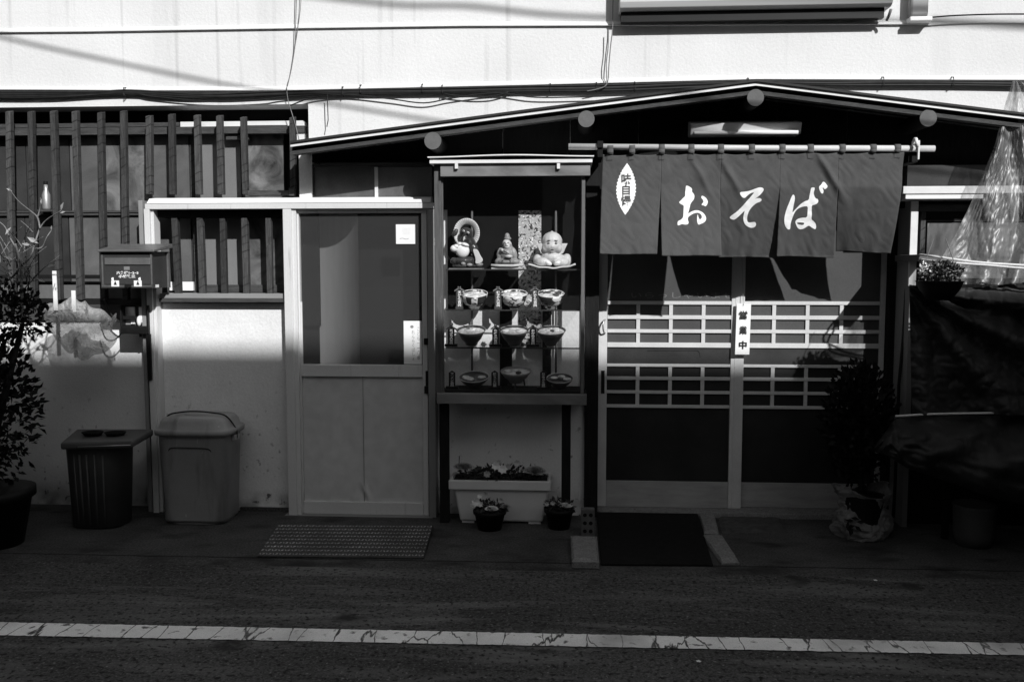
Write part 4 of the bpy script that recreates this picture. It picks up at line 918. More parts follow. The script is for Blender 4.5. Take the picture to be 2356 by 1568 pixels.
for u, tx, lb in ((1040, 'ラーメン五百円', 'narrow black menu tag beside the wide shallow dish'), (1138, '鍋焼うどん六百円', 'narrow black menu tag beside the hot pot'), (1250, 'わかめうどん五百円', 'narrow black menu tag beside the small shallow dish')):
    menu(u, 852, 896, zf, -.195, tx, 2, lb)

# ================================================================== things in front of the shop
# checker plate ramp
q = [G(592, 1277, .02), G(975, 1281, .02), G(996, 1207, .05), G(641, 1205, .05)]
pt = thing('checker_plate', 'worn steel checker plate ramp lying before the side door', 'ramp', (q[0]+q[2])/2*Vector((1, 1, 0)) if 0 else ((q[0].x+q[2].x)/2, (q[0].y+q[2].y)/2, .01))
MB().hexa([(p.x, p.y, .0105) for p in q] + [tuple(p) for p in q]).build('plate', M_['plate'], pt, bevel=.003)
tm = MB(); NX, NY = 50, 9
for j in range(NY):
    for i in range(NX):
        a, b_ = (i+.5)/NX, (j+.5)/NY
        p = (q[0].lerp(q[1], a)).lerp(q[3].lerp(q[2], a), b_); s = 1 if (i+j) % 2 else -1; th = s*.75
        dx, dy = math.cos(th)*.0095, math.sin(th)*.020; ex, ey = -math.sin(th)*.0045, math.cos(th)*.0045
        z = p.z+.0005; k = len(tm.v)
        tm.v += [(p.x-dx, p.y-dy, z-.0006), (p.x+ex, p.y+ey, z-.0006), (p.x+dx, p.y+dy, z-.0006), (p.x-ex, p.y-ey, z-.0006), (p.x, p.y, z+.0035)]
        tm.f += [(k, k+3, k+4), (k+3, k+2, k+4), (k+2, k+1, k+4), (k+1, k, k+4)]
tr_ = tm.build('raised_treads', M_['tread'], pt); tr_['kind'] = 'stuff'
# entrance mat
q = [G(1383, 1296, .02), G(1641, 1298, .02), G(1601, 1166, .035), G(1372, 1165, .035)]
tag(MB().hexa([(p.x, p.y, .0105) for p in q] + [tuple(p) for p in q]).build('door_mat', M_['rubber'], bevel=.004), 'black rubber mat before the sliding doors', 'mat')
def stone(us, zt_, name, label, material='stone', cat='stone'):
    q = [G(a, b_, zt_) for a, b_ in us]; mm = MB()
    def f(a, b_):
        p = (q[0].lerp(q[1], a)).lerp(q[3].lerp(q[2], a), b_); e = min(a, 1-a, b_, 1-b_)
        return (p.x+.004*mnoise.noise((a*5, b_*5, 3)), p.y+.004*mnoise.noise((a*5, b_*5, 9)), zt_ - (.012 if e < 1e-6 else 0) + .005*mnoise.noise((p.x*25, p.y*25, 1)))
    mm.grid(f, 14, 12); n = len(mm.v)
    for i in range(4): a, b_ = q[i], q[(i+1) % 4]; mm.quad((a.x, a.y, .009), (b_.x, b_.y, .009), (b_.x, b_.y, zt_-.010), (a.x, a.y, zt_-.010))
    return tag(mm.build(name, M_[material], smooth=False), label, cat)
stone([(1316, 1287), (1379, 1288), (1374, 1229), (1313, 1228)], .05, 'paving_stone', 'rough grey stone block at the front corner of the black mat beside the flower pot')
stone([(1660, 1290), (1702, 1289), (1661, 1226), (1612, 1225)], .03, 'paving_stone', 'long grey stone edging the black mat on the side of the white sack')
stone([(1620, 1223), (1655, 1223), (1640, 1165), (1604, 1164)], .03, 'paving_stone', 'narrow dark stone strip between the door sill and the long edging stone')
pb = stone([(1660, 1222), (1815, 1222), (1790, 1167), (1646, 1167)], .02, 'worn_tile', 'worn mottled tile patch on the ground under the right door leaf', 'tile', 'tile')
# perforated block
q = P(1352, 1225, -.42); bk = thing('perforated_block', 'upright grey block pierced with round holes beside the mat', 'block', (q.x, q.y, .01))
x0 = P(1337, 1200, -.42).x; x1 = P(1368, 1200, -.42).x; zt_ = P(1350, 1172, -.42).z
MB().box(x0, x1, -.42, -.36, .01, max(zt_, .10)).build('block', M_['brickg'], bk, bevel=.004)
for i in range(2):
    for j in range(3): MB().tube([(x0+(x1-x0)*(.28+.44*i), -.4205, .01+(max(zt_, .1)-.01)*(.2+.3*j)), (x0+(x1-x0)*(.28+.44*i), -.415, .01+(max(zt_, .1)-.01)*(.2+.3*j))], .011, 10).build('hole_disc', M_['dark'], bk)  # dark discs laid on for the shade inside the holes
# flower planter
def foliage(c, rx, ry, rz, n, size, name, material, parent, up=.3):
    mm = MB()
    for _ in range(n):
        d = Vector((random.gauss(0, 1), random.gauss(0, 1), random.gauss(0, 1))).normalized() * random.random()**.4
        p = Vector((c[0]+d.x*rx, c[1]+d.y*ry, c[2]+d.z*rz)); dr_ = Vector((d.x+random.gauss(0, .5), d.y+random.gauss(0, .5), d.z+up+random.gauss(0, .5)))
        if dr_.length < .1: dr_ = Vector((0, 0, 1))
        mm.leaf(p, dr_, (random.gauss(0, 1), random.gauss(0, 1), 1), size*random.uniform(.6, 1.3), size*random.uniform(.4, .7), random.uniform(-.3, .4))
    return mm.build(name, material, parent)
def cabbage(c, r, parent, material):
    mm = MB()
    for ring in range(7):
        rr = r*(1-ring/8); n = 10+2*(6-ring); el = .25+ring*.18
        for k in range(n):
            th = 2*math.pi*(k+.5*(ring % 2))/n+random.uniform(-.1, .1); o_ = Vector((math.cos(th), math.sin(th), 0)); s_ = Vector((-math.sin(th), math.cos(th), 0))
            W = rr*2.6/n*1.5; base = Vector(c)+o_*rr*.25+Vector((0, 0, ring*r*.07))
            tip = Vector(c)+o_*rr*math.cos(el)*1.05+Vector((0, 0, rr*math.sin(el)*.8+ring*r*.05)); k0 = len(mm.v)
            pts = []
            for j in range(5):
                f = (j-2)/2; pts.append(tip+s_*W*f+Vector((0, 0, .12*r*((-1)**j)*.5))-o_*abs(f)*rr*.18)
            mm.v += [tuple(base-s_*W*.3), tuple(base+s_*W*.3)] + [tuple(p) for p in pts]
            mm.f += [(k0, k0+2, k0+3), (k0, k0+3, k0+4), (k0, k0+4, k0+1), (k0+1, k0+4, k0+5), (k0+1, k0+5, k0+6)]
    return mm.build('cabbage', material, parent)
def pansy(c, r, parent, material):
    mm = MB()
    for k in range(7):
        a = k*.9; mm.leaf((c[0], c[1]-r*.3, c[2]), (math.cos(a), -.35, math.sin(a)), (0, -1, .3), r*1.1, r*1.0, .2)
    return mm.build('blossom', material, parent)
YP = G(1150, 1208).y-.01
pln = thing('flower_planter', 'white plastic trough planter of ornamental cabbage and pansies under the display case', 'planter', P(1150, 1200, YP))
xa, xb = P(1050, 1180, YP).x, P(1256, 1180, YP).x; xta, xtb = P(1044, 1130, YP).x, P(1263, 1130, YP).x; zrt = P(1150, 1104, YP).z; zrb = P(1150, 1124, YP).z
d = .20
MB().hexa([(xa+.02, YP+.015, .02), (xb-.02, YP+.015, .02), (xb-.02, YP+d-.015, .02), (xa+.02, YP+d-.015, .02), (xta, YP, zrb), (xtb, YP, zrb), (xtb, YP+d, zrb), (xta, YP+d, zrb)]).build('trough', M_['plastic_white'], pln, bevel=.012)
rx0, rx1 = P(1033, 1114, YP).x, P(1267, 1114, YP).x
mm = MB(); y0, y1 = YP-.018, YP+d+.018
mm.box(rx0, rx1, y0, y0+.02, zrb-.004, zrt); mm.box(rx0, rx1, y1-.02, y1, zrb-.004, zrt); mm.box(rx0, rx0+.02, y0+.0205, y1-.0205, zrb-.004, zrt); mm.box(rx1-.02, rx1, y0+.0205, y1-.0205, zrb-.004, zrt)
mm.build('rim', M_['plastic_white'], pln, bevel=.005)
MB().box(rx0+.02, rx1-.02, y0+.02, y1-.02, zrb, zrt-.012).build('soil', M_['soil'], pln)
for a in (xa+.03, xb-.10): MB().box(a, a+.07, YP+.02, YP+d-.02, .0, .0195).build('foot', M_['plastic_white'], pln)
zc = zrt
foliage(((rx0+rx1)/2, YP+.09, zc+.012), .25, .09, .045, 700, .030, 'foliage', M_['leaf'], pln, -.2)
cabbage((P(1062, 1080, YP).x, YP+.08, zc+.045), .062, pln, M_['cabbage']); cabbage((P(1230, 1092, YP).x, YP+.04, zc+.035), .070, pln, M_['cabbage'])
for u, v, r in ((1141, 1070, .020), (1157, 1077, .022), (1170, 1072, .015), (1121, 1089, .016), (1148, 1062, .012), (1190, 1064, .016)):
    pansy(tuple(P(u, v, YP-.02)), r*1.3, pln, M_['petal'] if u in (1141, 1157) else M_['cabbage'])
MB().tube([P(1056, 1072, YP+.08), P(1057, 1048, YP+.08)], .003, 6).build('stem', M_['leaf'], pln)
def flowerpot(u, vb, vt, wpx, Y, label):
    c = P(u, vb, Y); r = wpx/2/FPX*(Y+5.3); ztp = P(u, vt, Y).z
    t = thing('flower_pot', label, 'pot', (c.x, Y, .01))
    MB().lathe((c.x, Y, .01), [(.70*r, 0), (.92*r, (ztp-.01)*.8), (1.0*r, (ztp-.01)*.82), (1.02*r, ztp-.01), (.94*r, ztp-.01), (.9*r, ztp-.03)], 24).build('pot', M_['pot_dark'], t, smooth=True)
    MB().lathe((c.x, Y, ztp-.03), [(.9*r, 0), (.5*r, .012)], 20).build('soil', M_['soil'], t)
    foliage((c.x, Y, ztp+.008), r*.95, r*.85, .04, 260, .026, 'foliage', M_['leaf'], t, -.2)
    return t, c.x, Y, ztp, r
YQ = G(1127, 1228).y+.07; t, cx, cy, zz, r = flowerpot(1127, 1226, 1172, 78, YQ, 'dark round pot of pale flowers standing before the white trough')
for u, v, rr in ((1095, 1154, .020), (1106, 1158, .014), (1118, 1138, .016), (1088, 1160, .012), (1152, 1150, .014), (1104, 1140, .012)): pansy(tuple(P(u, v, YQ-.04)), rr*1.25, t, M_['petal'] if u < 1110 else M_['cabbage'])
cabbage((P(1131, 1162, YQ-.05).x, YQ-.05, zz+.012), .040, t, M_['petal']); cabbage((P(1162, 1152, YQ-.02).x, YQ-.02, zz+.02), .034, t, M_['cabbage'])
YQ = G(1286, 1224).y+.06; t, cx, cy, zz, r = flowerpot(1286, 1222, 1168, 70, YQ, 'dark round pot with one pale cabbage beside the stone block')
cabbage((P(1301, 1160, YQ-.03).x, YQ-.03, zz+.014), .040, t, M_['petal'])
for u, v, rr in ((1258, 1158, .010), (1272, 1156, .010)): pansy(tuple(P(u, v, YQ-.04)), rr*1.4, t, M_['cabbage'])

# ---------------- rubbish bins
bx = P(458, 1215, -.28)
bn = thing('rubbish_bin', 'grey plastic lidded rubbish bin with wire handle against the white wall', 'bin', (bx.x, -.28, .01))
YBn = G(458, 1214).y+.15; rx_ = 87/FPX*(YBn-.1+5.3); zr = P(458, 998, YBn-.16).z; c = (P(464, 1100, YBn).x, YBn, 0)
MB().lathe((c[0], c[1], .025), [(.86*rx_, 0), (.885*rx_, .015), (.975*rx_, zr-.045), (1.0*rx_, zr-.04), (1.0*rx_, zr-.03)], 56, 1, .72, 7.0).build('body', M_['plastic_grey'], bn, smooth=True, bevel=0)
MB().lathe((c[0], c[1], .011), [(.80*rx_, 0), (.84*rx_, .004), (.82*rx_, .013)], 40, 1, .72, 4.0).build('base_slab', M_['cloth'], bn)
lid = MB().lathe((c[0], c[1], zr), [(1.02*rx_, -.014), (1.09*rx_, -.014), (1.105*rx_, .010), (1.06*rx_, .018), (.99*rx_, .024), (.95*rx_, .058), (.85*rx_, .080), (.55*rx_, .090), (.1*rx_, .092)], 56, 1, .74, 5.0).build('lid', M_['plastic_grey'], bn, smooth=True)
MB().lathe((c[0]-.0, c[1]-.04, zr+.083), [(.065, 0), (.06, .010), (.05, .012)], 20, 1.2, .55, 3).build('grip', M_['plastic_grey'], lid, smooth=True)
wl = [(c[0]-rx_*1.05, c[1]-.02, zr+.012), (c[0]-rx_*.8, c[1]-.05, zr+.085), (c[0]-rx_*.4, c[1]-.07, zr+.108), (c[0], c[1]-.07, zr+.114), (c[0]+rx_*.45, c[1]-.07, zr+.108), (c[0]+rx_*.85, c[1]-.06, zr+.088), (c[0]+rx_*1.06, c[1]-.03, zr+.015), (c[0]+rx_*1.10, c[1]-.03, zr-.03), (c[0]+rx_*1.08, c[1]-.03, zr-.05)]
MB().tube(spline(wl, 6), .0045, 8).build('handle', M_['cable'], bn, smooth=True)
MB().box(c[0]+rx_*1.0, c[0]+rx_*1.10, c[1]-.06, c[1]+.02, zr-.055, zr-.022).build('handle_lug', M_['plastic_grey'], bn, bevel=.004)
yy = c[1]-rx_*.72
MB().tube(spline([(c[0]-.13, yy+.012, zr-.11), (c[0]-.11, yy+.004, zr-.085), (c[0], yy-.001, zr-.082), (c[0]+.10, yy+.004, zr-.088), (c[0]+.12, yy+.012, zr-.115)], 5), .003, 6).build('moulded_arc', M_['plastic_dark'], bn)
# dark bin with broad lid board
YL = -.34; lb = thing('lidded_tub', 'dark ribbed tub under a wide board lid beside the grey bin', 'bin', P(240, 1205, YL))
x0, x1 = P(168, 1100, YL).x, P(298, 1100, YL).x; zr = P(240, 1022, YL-.2).z; cx = (x0+x1)/2; rr = (x1-x0)/2
MB().lathe((cx, YL, .02), [(rr*.88, 0), (rr*1.0, zr*.9), (rr*1.05, zr*.93), (rr*1.05, zr-.03)], 36, 1, .85, 3).build('body', M_['tub'], lb, smooth=True)
for k in range(9):
    a = -math.pi/2+(k-4)*.26; p0 = Vector((cx+rr*.90*math.cos(a), YL+.85*rr*.90*math.sin(a)*1.06, .04)); p1 = Vector((cx+rr*1.0*math.cos(a), YL+.85*rr*1.0*math.sin(a)*1.06, zr*.86)); MB().tube([p0, p1], .006, 6).build('rib', M_['tub'], lb, smooth=True)
qa = [P(138, 1018, YL-.20), P(304, 1014, YL-.20), P(354, 986, YL+.12), P(176, 986, YL+.12)]
MB().hexa([(p.x, p.y, p.z-.040) for p in qa] + [tuple(p) for p in qa]).build('lid', M_['tub'], lb, bevel=.012)
MB().tube([qa[0]+Vector((.1, -.002, -.022)), qa[1]+Vector((-.01, -.002, -.022))], .003, 8).build('lid_highlight', M_['steel'], lb, smooth=True)  # bright tube put in as the highlight along the lid edge
for u, lab in ((215, 'black shallow dish lying on the tub lid away from the grey bin'), (267, 'black shallow dish lying on the tub lid next to the grey bin')):
    p = P(u, 992, YL-.03); zz = qa[0].z+(qa[3].z-qa[0].z)*.55
    tag(MB().lathe((p.x, YL-.04, zz+.002), [(.045, 0), (.062, .02), (.058, .022), (.042, .006)], 24, 1, .8).build('black_dish', M_['rubber'], smooth=True), lab, 'dish', 'black dishes on the tub lid')

# ---------------- mailbox and switch box
mb_ = thing('mailbox', 'dark metal mailbox with white writing fixed to the porch post', 'mailbox', P(292, 664, -.3))
x0, x1, z0, z1 = rect(231, 351, 578, 663, -.30)
MB().box(x0, x1, -.30, -.11, z0, z1).build('box', M_['mailbox'], mb_, bevel=.003)
xr0, xr1 = P(226, 580, -.315).x, P(356, 580, -.315).x; zr1 = z1+.002
MB().hexa([(xr0, -.325, zr1-.006), (xr1, -.325, zr1-.006), (xr1+.01, -.10, zr1+.02), (xr0, -.10, zr1+.02), (xr0, -.325, zr1+.006), (xr1, -.325, zr1+.006), (xr1+.01, -.10, zr1+.045), (xr0, -.10, zr1+.045)]).build('roof', M_['mailflap'], mb_, bevel=.004)
MB().pbox(240, 345, 593, 609, -.312, .012).build('flap', M_['mailflap'], mb_, bevel=.003)
MB().pbox(241, 345, 611, 654, -.306, .006).build('door_panel', M_['mailbox'], mb_, bevel=.002)
for a, b_, c_, d_ in ((234.5, 349, 655.5, 660), (346.5, 349.5, 582, 655), (234, 237, 586, 655)): MB().pbox(a, b_, c_, d_, -.304, .004).build('trim', M_['mailflap'], mb_)
MB().pbox(285, 298, 613, 621, -.3085, .002).build('badge', M_['steel'], mb_)
text('六角橋1−2−3', .02, P(293, 627, -.307).x, P(293, 627.5, -.307).z, -.3075, M_['print'], mb_, bold=.0007, fit=(.128, .018))
text('小林敏三', .02, P(292, 635, -.307).x, P(292, 635.5, -.307).z, -.3075, M_['print'], mb_, bold=.0009, fit=(.098, .018))
for u, s in ((265, -1), (317, 1)):
    MB().pbox(u-9, u+9, 645, 659, -.3072, .001).build('sticker', M_['paper'], mb_)
    MB().tube([P(u+s*5, 641.5, -.3076), P(u+s*5, 641.5, -.3066)], .009, 14).build('sticker', M_['paper'], mb_)
    c = P(u, 651, -.3082); MB().prism([(c.x-.009, c.z-.010), (c.x+.009, c.z-.010), (c.x+.003, c.z+.006), (c.x+.001, c.z+.012), (c.x-.001, c.z+.012), (c.x-.003, c.z+.006)], -.3082, -.3074).build('sticker_print', M_['ink'], mb_)
MB().pbox(286, 300, 653, 661, -.318, .014).build('lock', M_['plastic_dark'], mb_, bevel=.002)
MB().box(x1+.001, x1+.012, -.12, -.10, z0+.0, z1).build('back_flange', M_['mailflap'], mb_)
MB().box(x1+.0005, x1+.002, -.27, -.23, z0+.004, z0+.02).build('label', M_['paper'], mb_)
sw = thing('switch_box', 'open dark housing with pale plate and white lever below the mailbox', 'switch box', P(308, 768, -.1))
x0, x1, z0, z1 = rect(276, 341, 702, 768, -.12)
mm = MB(); mm.box(x0, x1, -.06, -.03, z0, z1); mm.box(x0, x0+.008, -.12, -.0605, z0, z1); mm.box(x1-.008, x1, -.12, -.0605, z0, z1); mm.box(x0+.0085, x1-.0085, -.12, -.0605, z0, z0+.045)
mm.build('housing', M_['plastic_dark'], sw, bevel=.002)
MB().pbox(285, 311, 706, 747, -.068, .007).build('cover_plate', M_['steel'], sw, bevel=.002)
MB().pbox(282, 312, 727, 735, -.10, .03).build('bar', M_['plastic_dark'], sw, bevel=.002)
MB().pbox(319, 327, 706, 742, -.075, .014).build('lever', M_['ceramic'], sw, bevel=.003)
p = P(321, 738, -.08); MB().ball((p.x, -.085, p.z), .014, .014, .030).build('lever_knob', M_['ceramic'], sw, smooth=True)
for u in (304, 309): p = P(u, 743, -.075); MB().tube([(p.x, -.072, p.z), (p.x, -.08, p.z)], .005, 10).build('terminal', M_['ceramic'], sw)
MB().tube([P(323, 767, -.09), P(323, 775, -.09)], .008, 10).build('cable_gland', M_['plastic_dark'], sw)
MB().tube(spline([P(240, 690, -.08), P(255, 722, -.09), P(276, 740, -.09)], 6), .004, 6).build('cable', M_['cable'], sw, smooth=True)
MB().tube(spline([P(230, 745, -.1), P(243, 778, -.1), P(262, 782, -.1), P(280, 766, -.09)], 6), .004, 6).build('cable', M_['cable'], sw, smooth=True)
MB().pbox(338, 347, 768, 874, -.115, .015).build('conduit', M_['plastic_dark'], sw)
# ---------------- bagged plant, stakes, shrub
bag = thing('plastic_bag', 'crumpled clear plastic bag hanging before the white wall below the slats', 'bag', P(190, 830, -.22))
cpt = P(183, 757, -.24); mm = MB(); nu, nv = 60, 40
outl = [(98, 715), (105, 700), (150, 690), (168, 682), (205, 700), (245, 722), (262, 745), (268, 780), (262, 800), (225, 818), (198, 828), (170, 818), (138, 800), (115, 765)]
oc = smooth_poly(outl, 2)
def bagf(a, b_):
    i = a*len(oc); k = int(i) % len(oc); f = i-int(i); p0, p1 = oc[k], oc[(k+1) % len(oc)]
    uu = p0[0]+(p1[0]-p0[0])*f; vv = p0[1]+(p1[1]-p0[1])*f
    u = 183+(uu-183)*b_; v = 757+(vv-757)*b_
    dpt = -.24-.10*math.sqrt(max(0, 1-b_**2))
    rg = lambda f, q: (1-abs(mnoise.noise((u*f, v*f*.8, q)))*2)
    n_ = .045*rg(.030, 2)+.028*rg(.065, 7)+.014*rg(.13, 4)
    jx, jv = 12*mnoise.noise((u*.035, v*.035, 11)), 13*mnoise.noise((u*.04, v*.035, 17))
    return P(u+jx, v+jv, dpt+.03-n_*(.35+.65*(1-b_**4)))
mm.grid(bagf, 130, 40); mm.build('film', M_['bagfilm'], bag, smooth=False)
mm = MB(); mm.grid(lambda a, b_: P(248+20*a, 726+20*b_+6*math.sin(a*5), -.30+.02*math.sin(9*a+7*b_)), 8, 8); mm.build('knot', M_['bagfilm'], bag)
for u, v0, v1, lab in ((126, 623, 708, 'tall white plant stake standing in the plastic bag'), (169, 668, 712, 'short white plant stake beside the tall one')):
    tag(MB().pbox(u-4.5, u+4.5, v0, v1+6, -.345, .008).build('plant_stake', M_['paper'], bevel=.001), lab, 'stake', 'white plant stakes')
sh = thing('potted_shrub', 'twiggy shrub with a few pale leaves above its dark bushy base, before the slats', 'shrub', (P(-25, 1000, -.75).x, -.75, 0))
YS2 = -.75
def tw(pts, r0, r1):
    q = spline([P(a, b_, YS2+dy) for a, b_, dy in pts], 5); MB().tube(q, [r0+(r1-r0)*i/(len(q)-1) for i in range(len(q))], 6).build('branch', M_['bark'], sh, smooth=True)
for k in range(26):
    u0, v0 = random.uniform(-10, 80), random.uniform(560, 680); a_ = random.uniform(-.9, .9); ln = random.uniform(30, 75)
    tw([(u0, v0, random.uniform(-.05, .1)), (u0+ln*.5*math.sin(a_)+random.uniform(-6, 6), v0-ln*.5*math.cos(a_), random.uniform(-.05, .1)), (u0+ln*math.sin(a_*1.5), v0-ln*math.cos(a_), random.uniform(-.1, .1))], .0035, .0012)
tw([(52, 745, 0), (50, 680, .02), (48, 615, .0), (35, 560, -.03)], .010, .005)
tw([(50, 610, 0), (70, 590, -.03), (80, 560, 0), (92, 525, .03), (108, 505, .02), (140, 485, -.04)], .007, .002)
tw([(80, 572, 0), (97, 568, .02), (108, 545, .0), (118, 530, .03)], .005, .002)
tw([(92, 525, 0), (86, 500, .05), (70, 485, .04), (42, 462, .0), (20, 432, -.04)], .005, .0015)
tw([(86, 500, .05), (92, 478, .05), (93, 455, .02)], .004, .0015)
tw([(76, 535, 0), (62, 520, -.03), (48, 508, -.05)], .004, .0015)
tw([(48, 615, 0), (25, 640, .05), (5, 650, .08), (-20, 655, .1)], .006, .003)
tw([(48, 615, 0), (72, 612, .03), (88, 600, .04)], .005, .002)
tw([(40, 575, 0), (22, 545, .02), (10, 520, .04), (-10, 505, .04)], .005, .002)
lf = MB()
for u, v, ang, L in ((140, 485, 1.0, .055), (138, 490, .2, .035), (62, 545, -.5, .07), (50, 560, -.2, .05), (100, 612, .1, .06), (95, 470, 1.4, .03), (10, 590, -.3, .05), (28, 440, 2.6, .03), (30, 620, -2.8, .06), (84, 640, -.4, .05), (12, 540, .9, .05), (118, 530, 1.2, .03)):
    lf.leaf(P(u, v, YS2-.02), (math.cos(ang), random.uniform(-.4, .2), math.sin(ang)), (0, -1, .4), L, L*.35, .15)
lf.build('leaves', M_['bud'], sh)
foliage(tuple(P(20, 690, YS2+.05)), .15, .14, .08, 220, .035, 'foliage', M_['leaf_black'], sh)
foliage(tuple(P(10, 620, YS2+.1)), .12, .10, .20, 60, .035, 'foliage', M_['leaf'], sh)
p = P(-25, 1000, YS2)
MB().lathe((p.x, YS2, .0), [(.14, 0), (.19, .26), (.21, .265), (.21, .31), (.17, .31)], 28).build('pot', M_['pot_dark'], sh, smooth=True)
MB().tube([(p.x, YS2, .28), (p.x+.03, YS2, .6), tuple(P(52, 745, YS2))], [.03, .022, .012], 8).build('trunk', M_['leaf_black'], sh, smooth=True)
foliage((p.x+.0, YS2+.02, .74), .25, .20, .42, 1300, .050, 'foliage', M_['leaf_black'], sh, .3)
foliage(tuple(P(40, 730, YS2)), .17, .12, .13, 420, .036, 'foliage', M_['leaf_black'], sh, .2)
foliage((p.x-.30, YS2+.1, .55), .25, .2, .45, 1600, .06, 'foliage', M_['leaf_black'], sh, .3)
tag(MB().lathe(tuple(G(8, 1200, .0)), [(.10, .0), (.13, .10), (.14, .13), (.13, .135), (.11, .05)], 24).build('white_basin', M_['plastic_grey'], smooth=True), 'pale round basin on the ground at the foot of the twiggy shrub', 'basin')
bo = P(102, 482, .02); bt = thing('glass_bottle', 'tall shiny bottle standing behind the slats above the shrub', 'bottle', (bo.x, .045, bo.z))
MB().lathe((bo.x, .045, bo.z), [(.022, 0), (.024, .01), (.024, .09), (.012, .12), (.011, .15)], 18).build('bottle', M_['steel'], bt, smooth=True)
MB().lathe((bo.x, .045, bo.z+.15), [(.012, 0), (.012, .02)], 14).build('cap', M_['plastic_dark'], bt)
MB().box(bo.x-.06, bo.x+.06, .01, .08, bo.z-.012, bo.z-.001).build('ledge', M_['slatx'], bt)

# ---------------- right side: plastic sheet, tarpaulin, ropes, pots
def sheetf(a, b_):
    L0 = [(2330, 186), (2312, 240), (2290, 330), (2262, 400), (2230, 475), (2196, 545), (2160, 603), (2136, 652)]
    k = b_*(len(L0)-1); i = min(int(k), len(L0)-2); f = k-i
    u0 = L0[i][0]+(L0[i+1][0]-L0[i][0])*f; v0 = L0[i][1]+(L0[i+1][1]-L0[i][1])*f
    u1 = 2352+230*b_**.7; u = u0+(u1-u0)*a; v = v0+(8*a*b_)
    ph = a*26+3*math.sin(b_*4+a*5)
    return P(u, v, -.26-.16*b_+(.012+.026*b_)*math.sin(ph)+.02*mnoise.noise((a*6, b_*6, 4))+.010*b_*(1-2*abs(mnoise.noise((a*17, b_*12, 9))))+.005*(1-2*abs(mnoise.noise((a*40, b_*30, 3)))))
tag(MB().grid(sheetf, 170, 120).build('plastic_sheet', M_['film'], smooth=True), 'clear creased plastic sheet gathered at the cable and draped beside the side window', 'sheet')
def tarpf(a, b_):
    u0 = 2092+6*b_; u = u0+(2560-u0)*a; v = 655+300*b_+8*math.sin(a*7)*(1-b_)
    r = math.atan2(b_+.02, a+.03)
    return P(u, v, -.47-.14*b_*(.3+a)+.045*math.sin(r*16)*(.2+min(1, a+b_))+.02*mnoise.noise((a*4, b_*4, 8))+.018*(1-2*abs(mnoise.noise((a*9, b_*7, 5))))+.008*(1-2*abs(mnoise.noise((a*22, b_*17, 6)))))
tag(MB().grid(tarpf, 140, 110).build('tarpaulin', M_['tarp'], smooth=True, solid=.002), 'dark creased tarpaulin hung below the clear sheet and hanging pot', 'tarpaulin')
def coverf(a, b_):
    top_ = [(2010, 1028), (2040, 990), (2060, 962), (2160, 953), (2300, 950), (2560, 948)]
    bot_ = [(2012, 1036), (2040, 1046), (2085, 1075), (2160, 1100), (2300, 1150), (2560, 1200)]
    k = a*(len(top_)-1); i = min(int(k), len(top_)-2); f = k-i
    t0 = [top_[i][j]+(top_[i+1][j]-top_[i][j])*f for j in (0, 1)]; t1 = [bot_[i][j]+(bot_[i+1][j]-bot_[i][j])*f for j in (0, 1)]
    u = t0[0]+(t1[0]-t0[0])*b_; v = t0[1]+(t1[1]-t0[1])*b_
    return P(u, v, -.50-.28*math.sin(b_*math.pi*.75)*min(1, a*4)+.03*mnoise.noise((a*8, b_*5, 2))+.015*math.sin(a*30+b_*9)+.02*(1-2*abs(mnoise.noise((a*16, b_*7, 5)))))
cv = thing('covered_rack', 'low rack shrouded in a dark roped cover above the bucket', 'rack', G(2250, 1210))
MB().grid(coverf, 70, 40).build('cover', M_['tarp'], cv, smooth=True, solid=.002)
p = P(2100, 1030, -.55)
for dx in (.25, .7, 1.1):
    for yy in (-.35,): MB().box(p.x+dx, p.x+dx+.03, yy, yy+.03, 0, P(2200, 960, -.5).z-.03).build('leg', M_['dark'], cv)
MB().box(p.x+.2, p.x+1.15, -.55, -.32, .40, .43).build('shelf', M_['dark'], cv)
for pts, lab in (([(2116, 586, -.36), (2150, 590, -.50), (2250, 603, -.56), (2356, 610, -.57), (2560, 622, -.58)], 'upper white rope stretched across the plastic sheet'),
                 ([(2118, 597, -.36), (2170, 603, -.52), (2260, 609, -.57), (2356, 617, -.58), (2560, 632, -.58)], 'lower white rope stretched across the plastic sheet above the hanging pot'),
                 ([(2060, 957, -.55), (2150, 952, -.56), (2260, 950, -.56), (2356, 948, -.56), (2560, 946, -.56)], 'white rope tied along the top of the dark cover')):
    tag(MB().tube(spline([P(a, b_, y) for a, b_, y in pts], 6), .006, 8).build('rope', M_['rope'], smooth=True), lab, 'rope')
MB_ = MB().pbox(2114, 2160, 585, 601, -.36, .36).build('timber_stub', M_['log'], bevel=.004); tag(MB_, 'short squared timber stub holding the rope ends at the window corner', 'timber')
hpth = thing('hanging_pot', 'dark round pot of small leafy plant hung before the plastic sheet', 'pot', P(2164, 690, -.40))
p = P(2164, 690, -.60); zt_ = P(2164, 650, -.60).z; rr = 50/FPX*4.70
MB().lathe((p.x, -.58, p.z), [(.5*rr, 0), (.85*rr, (zt_-p.z)*.6), (.97*rr, zt_-p.z), (1.03*rr, zt_-p.z+.008), (.93*rr, zt_-p.z+.004), (.8*rr, zt_-p.z-.03)], 28).build('pot', M_['pot_dark'], hpth, smooth=True)
MB().lathe((p.x, -.58, zt_-.028), [(.85*rr, 0), (.3*rr, .015)], 20).build('soil', M_['soil'], hpth)
foliage((p.x, -.59, zt_+.045), .10, .08, .06, 620, .022, 'foliage', M_['leaf'], hpth)
foliage((p.x-.075, -.60, zt_+.06), .035, .03, .04, 60, .02, 'pale_foliage', M_['petal'], hpth)
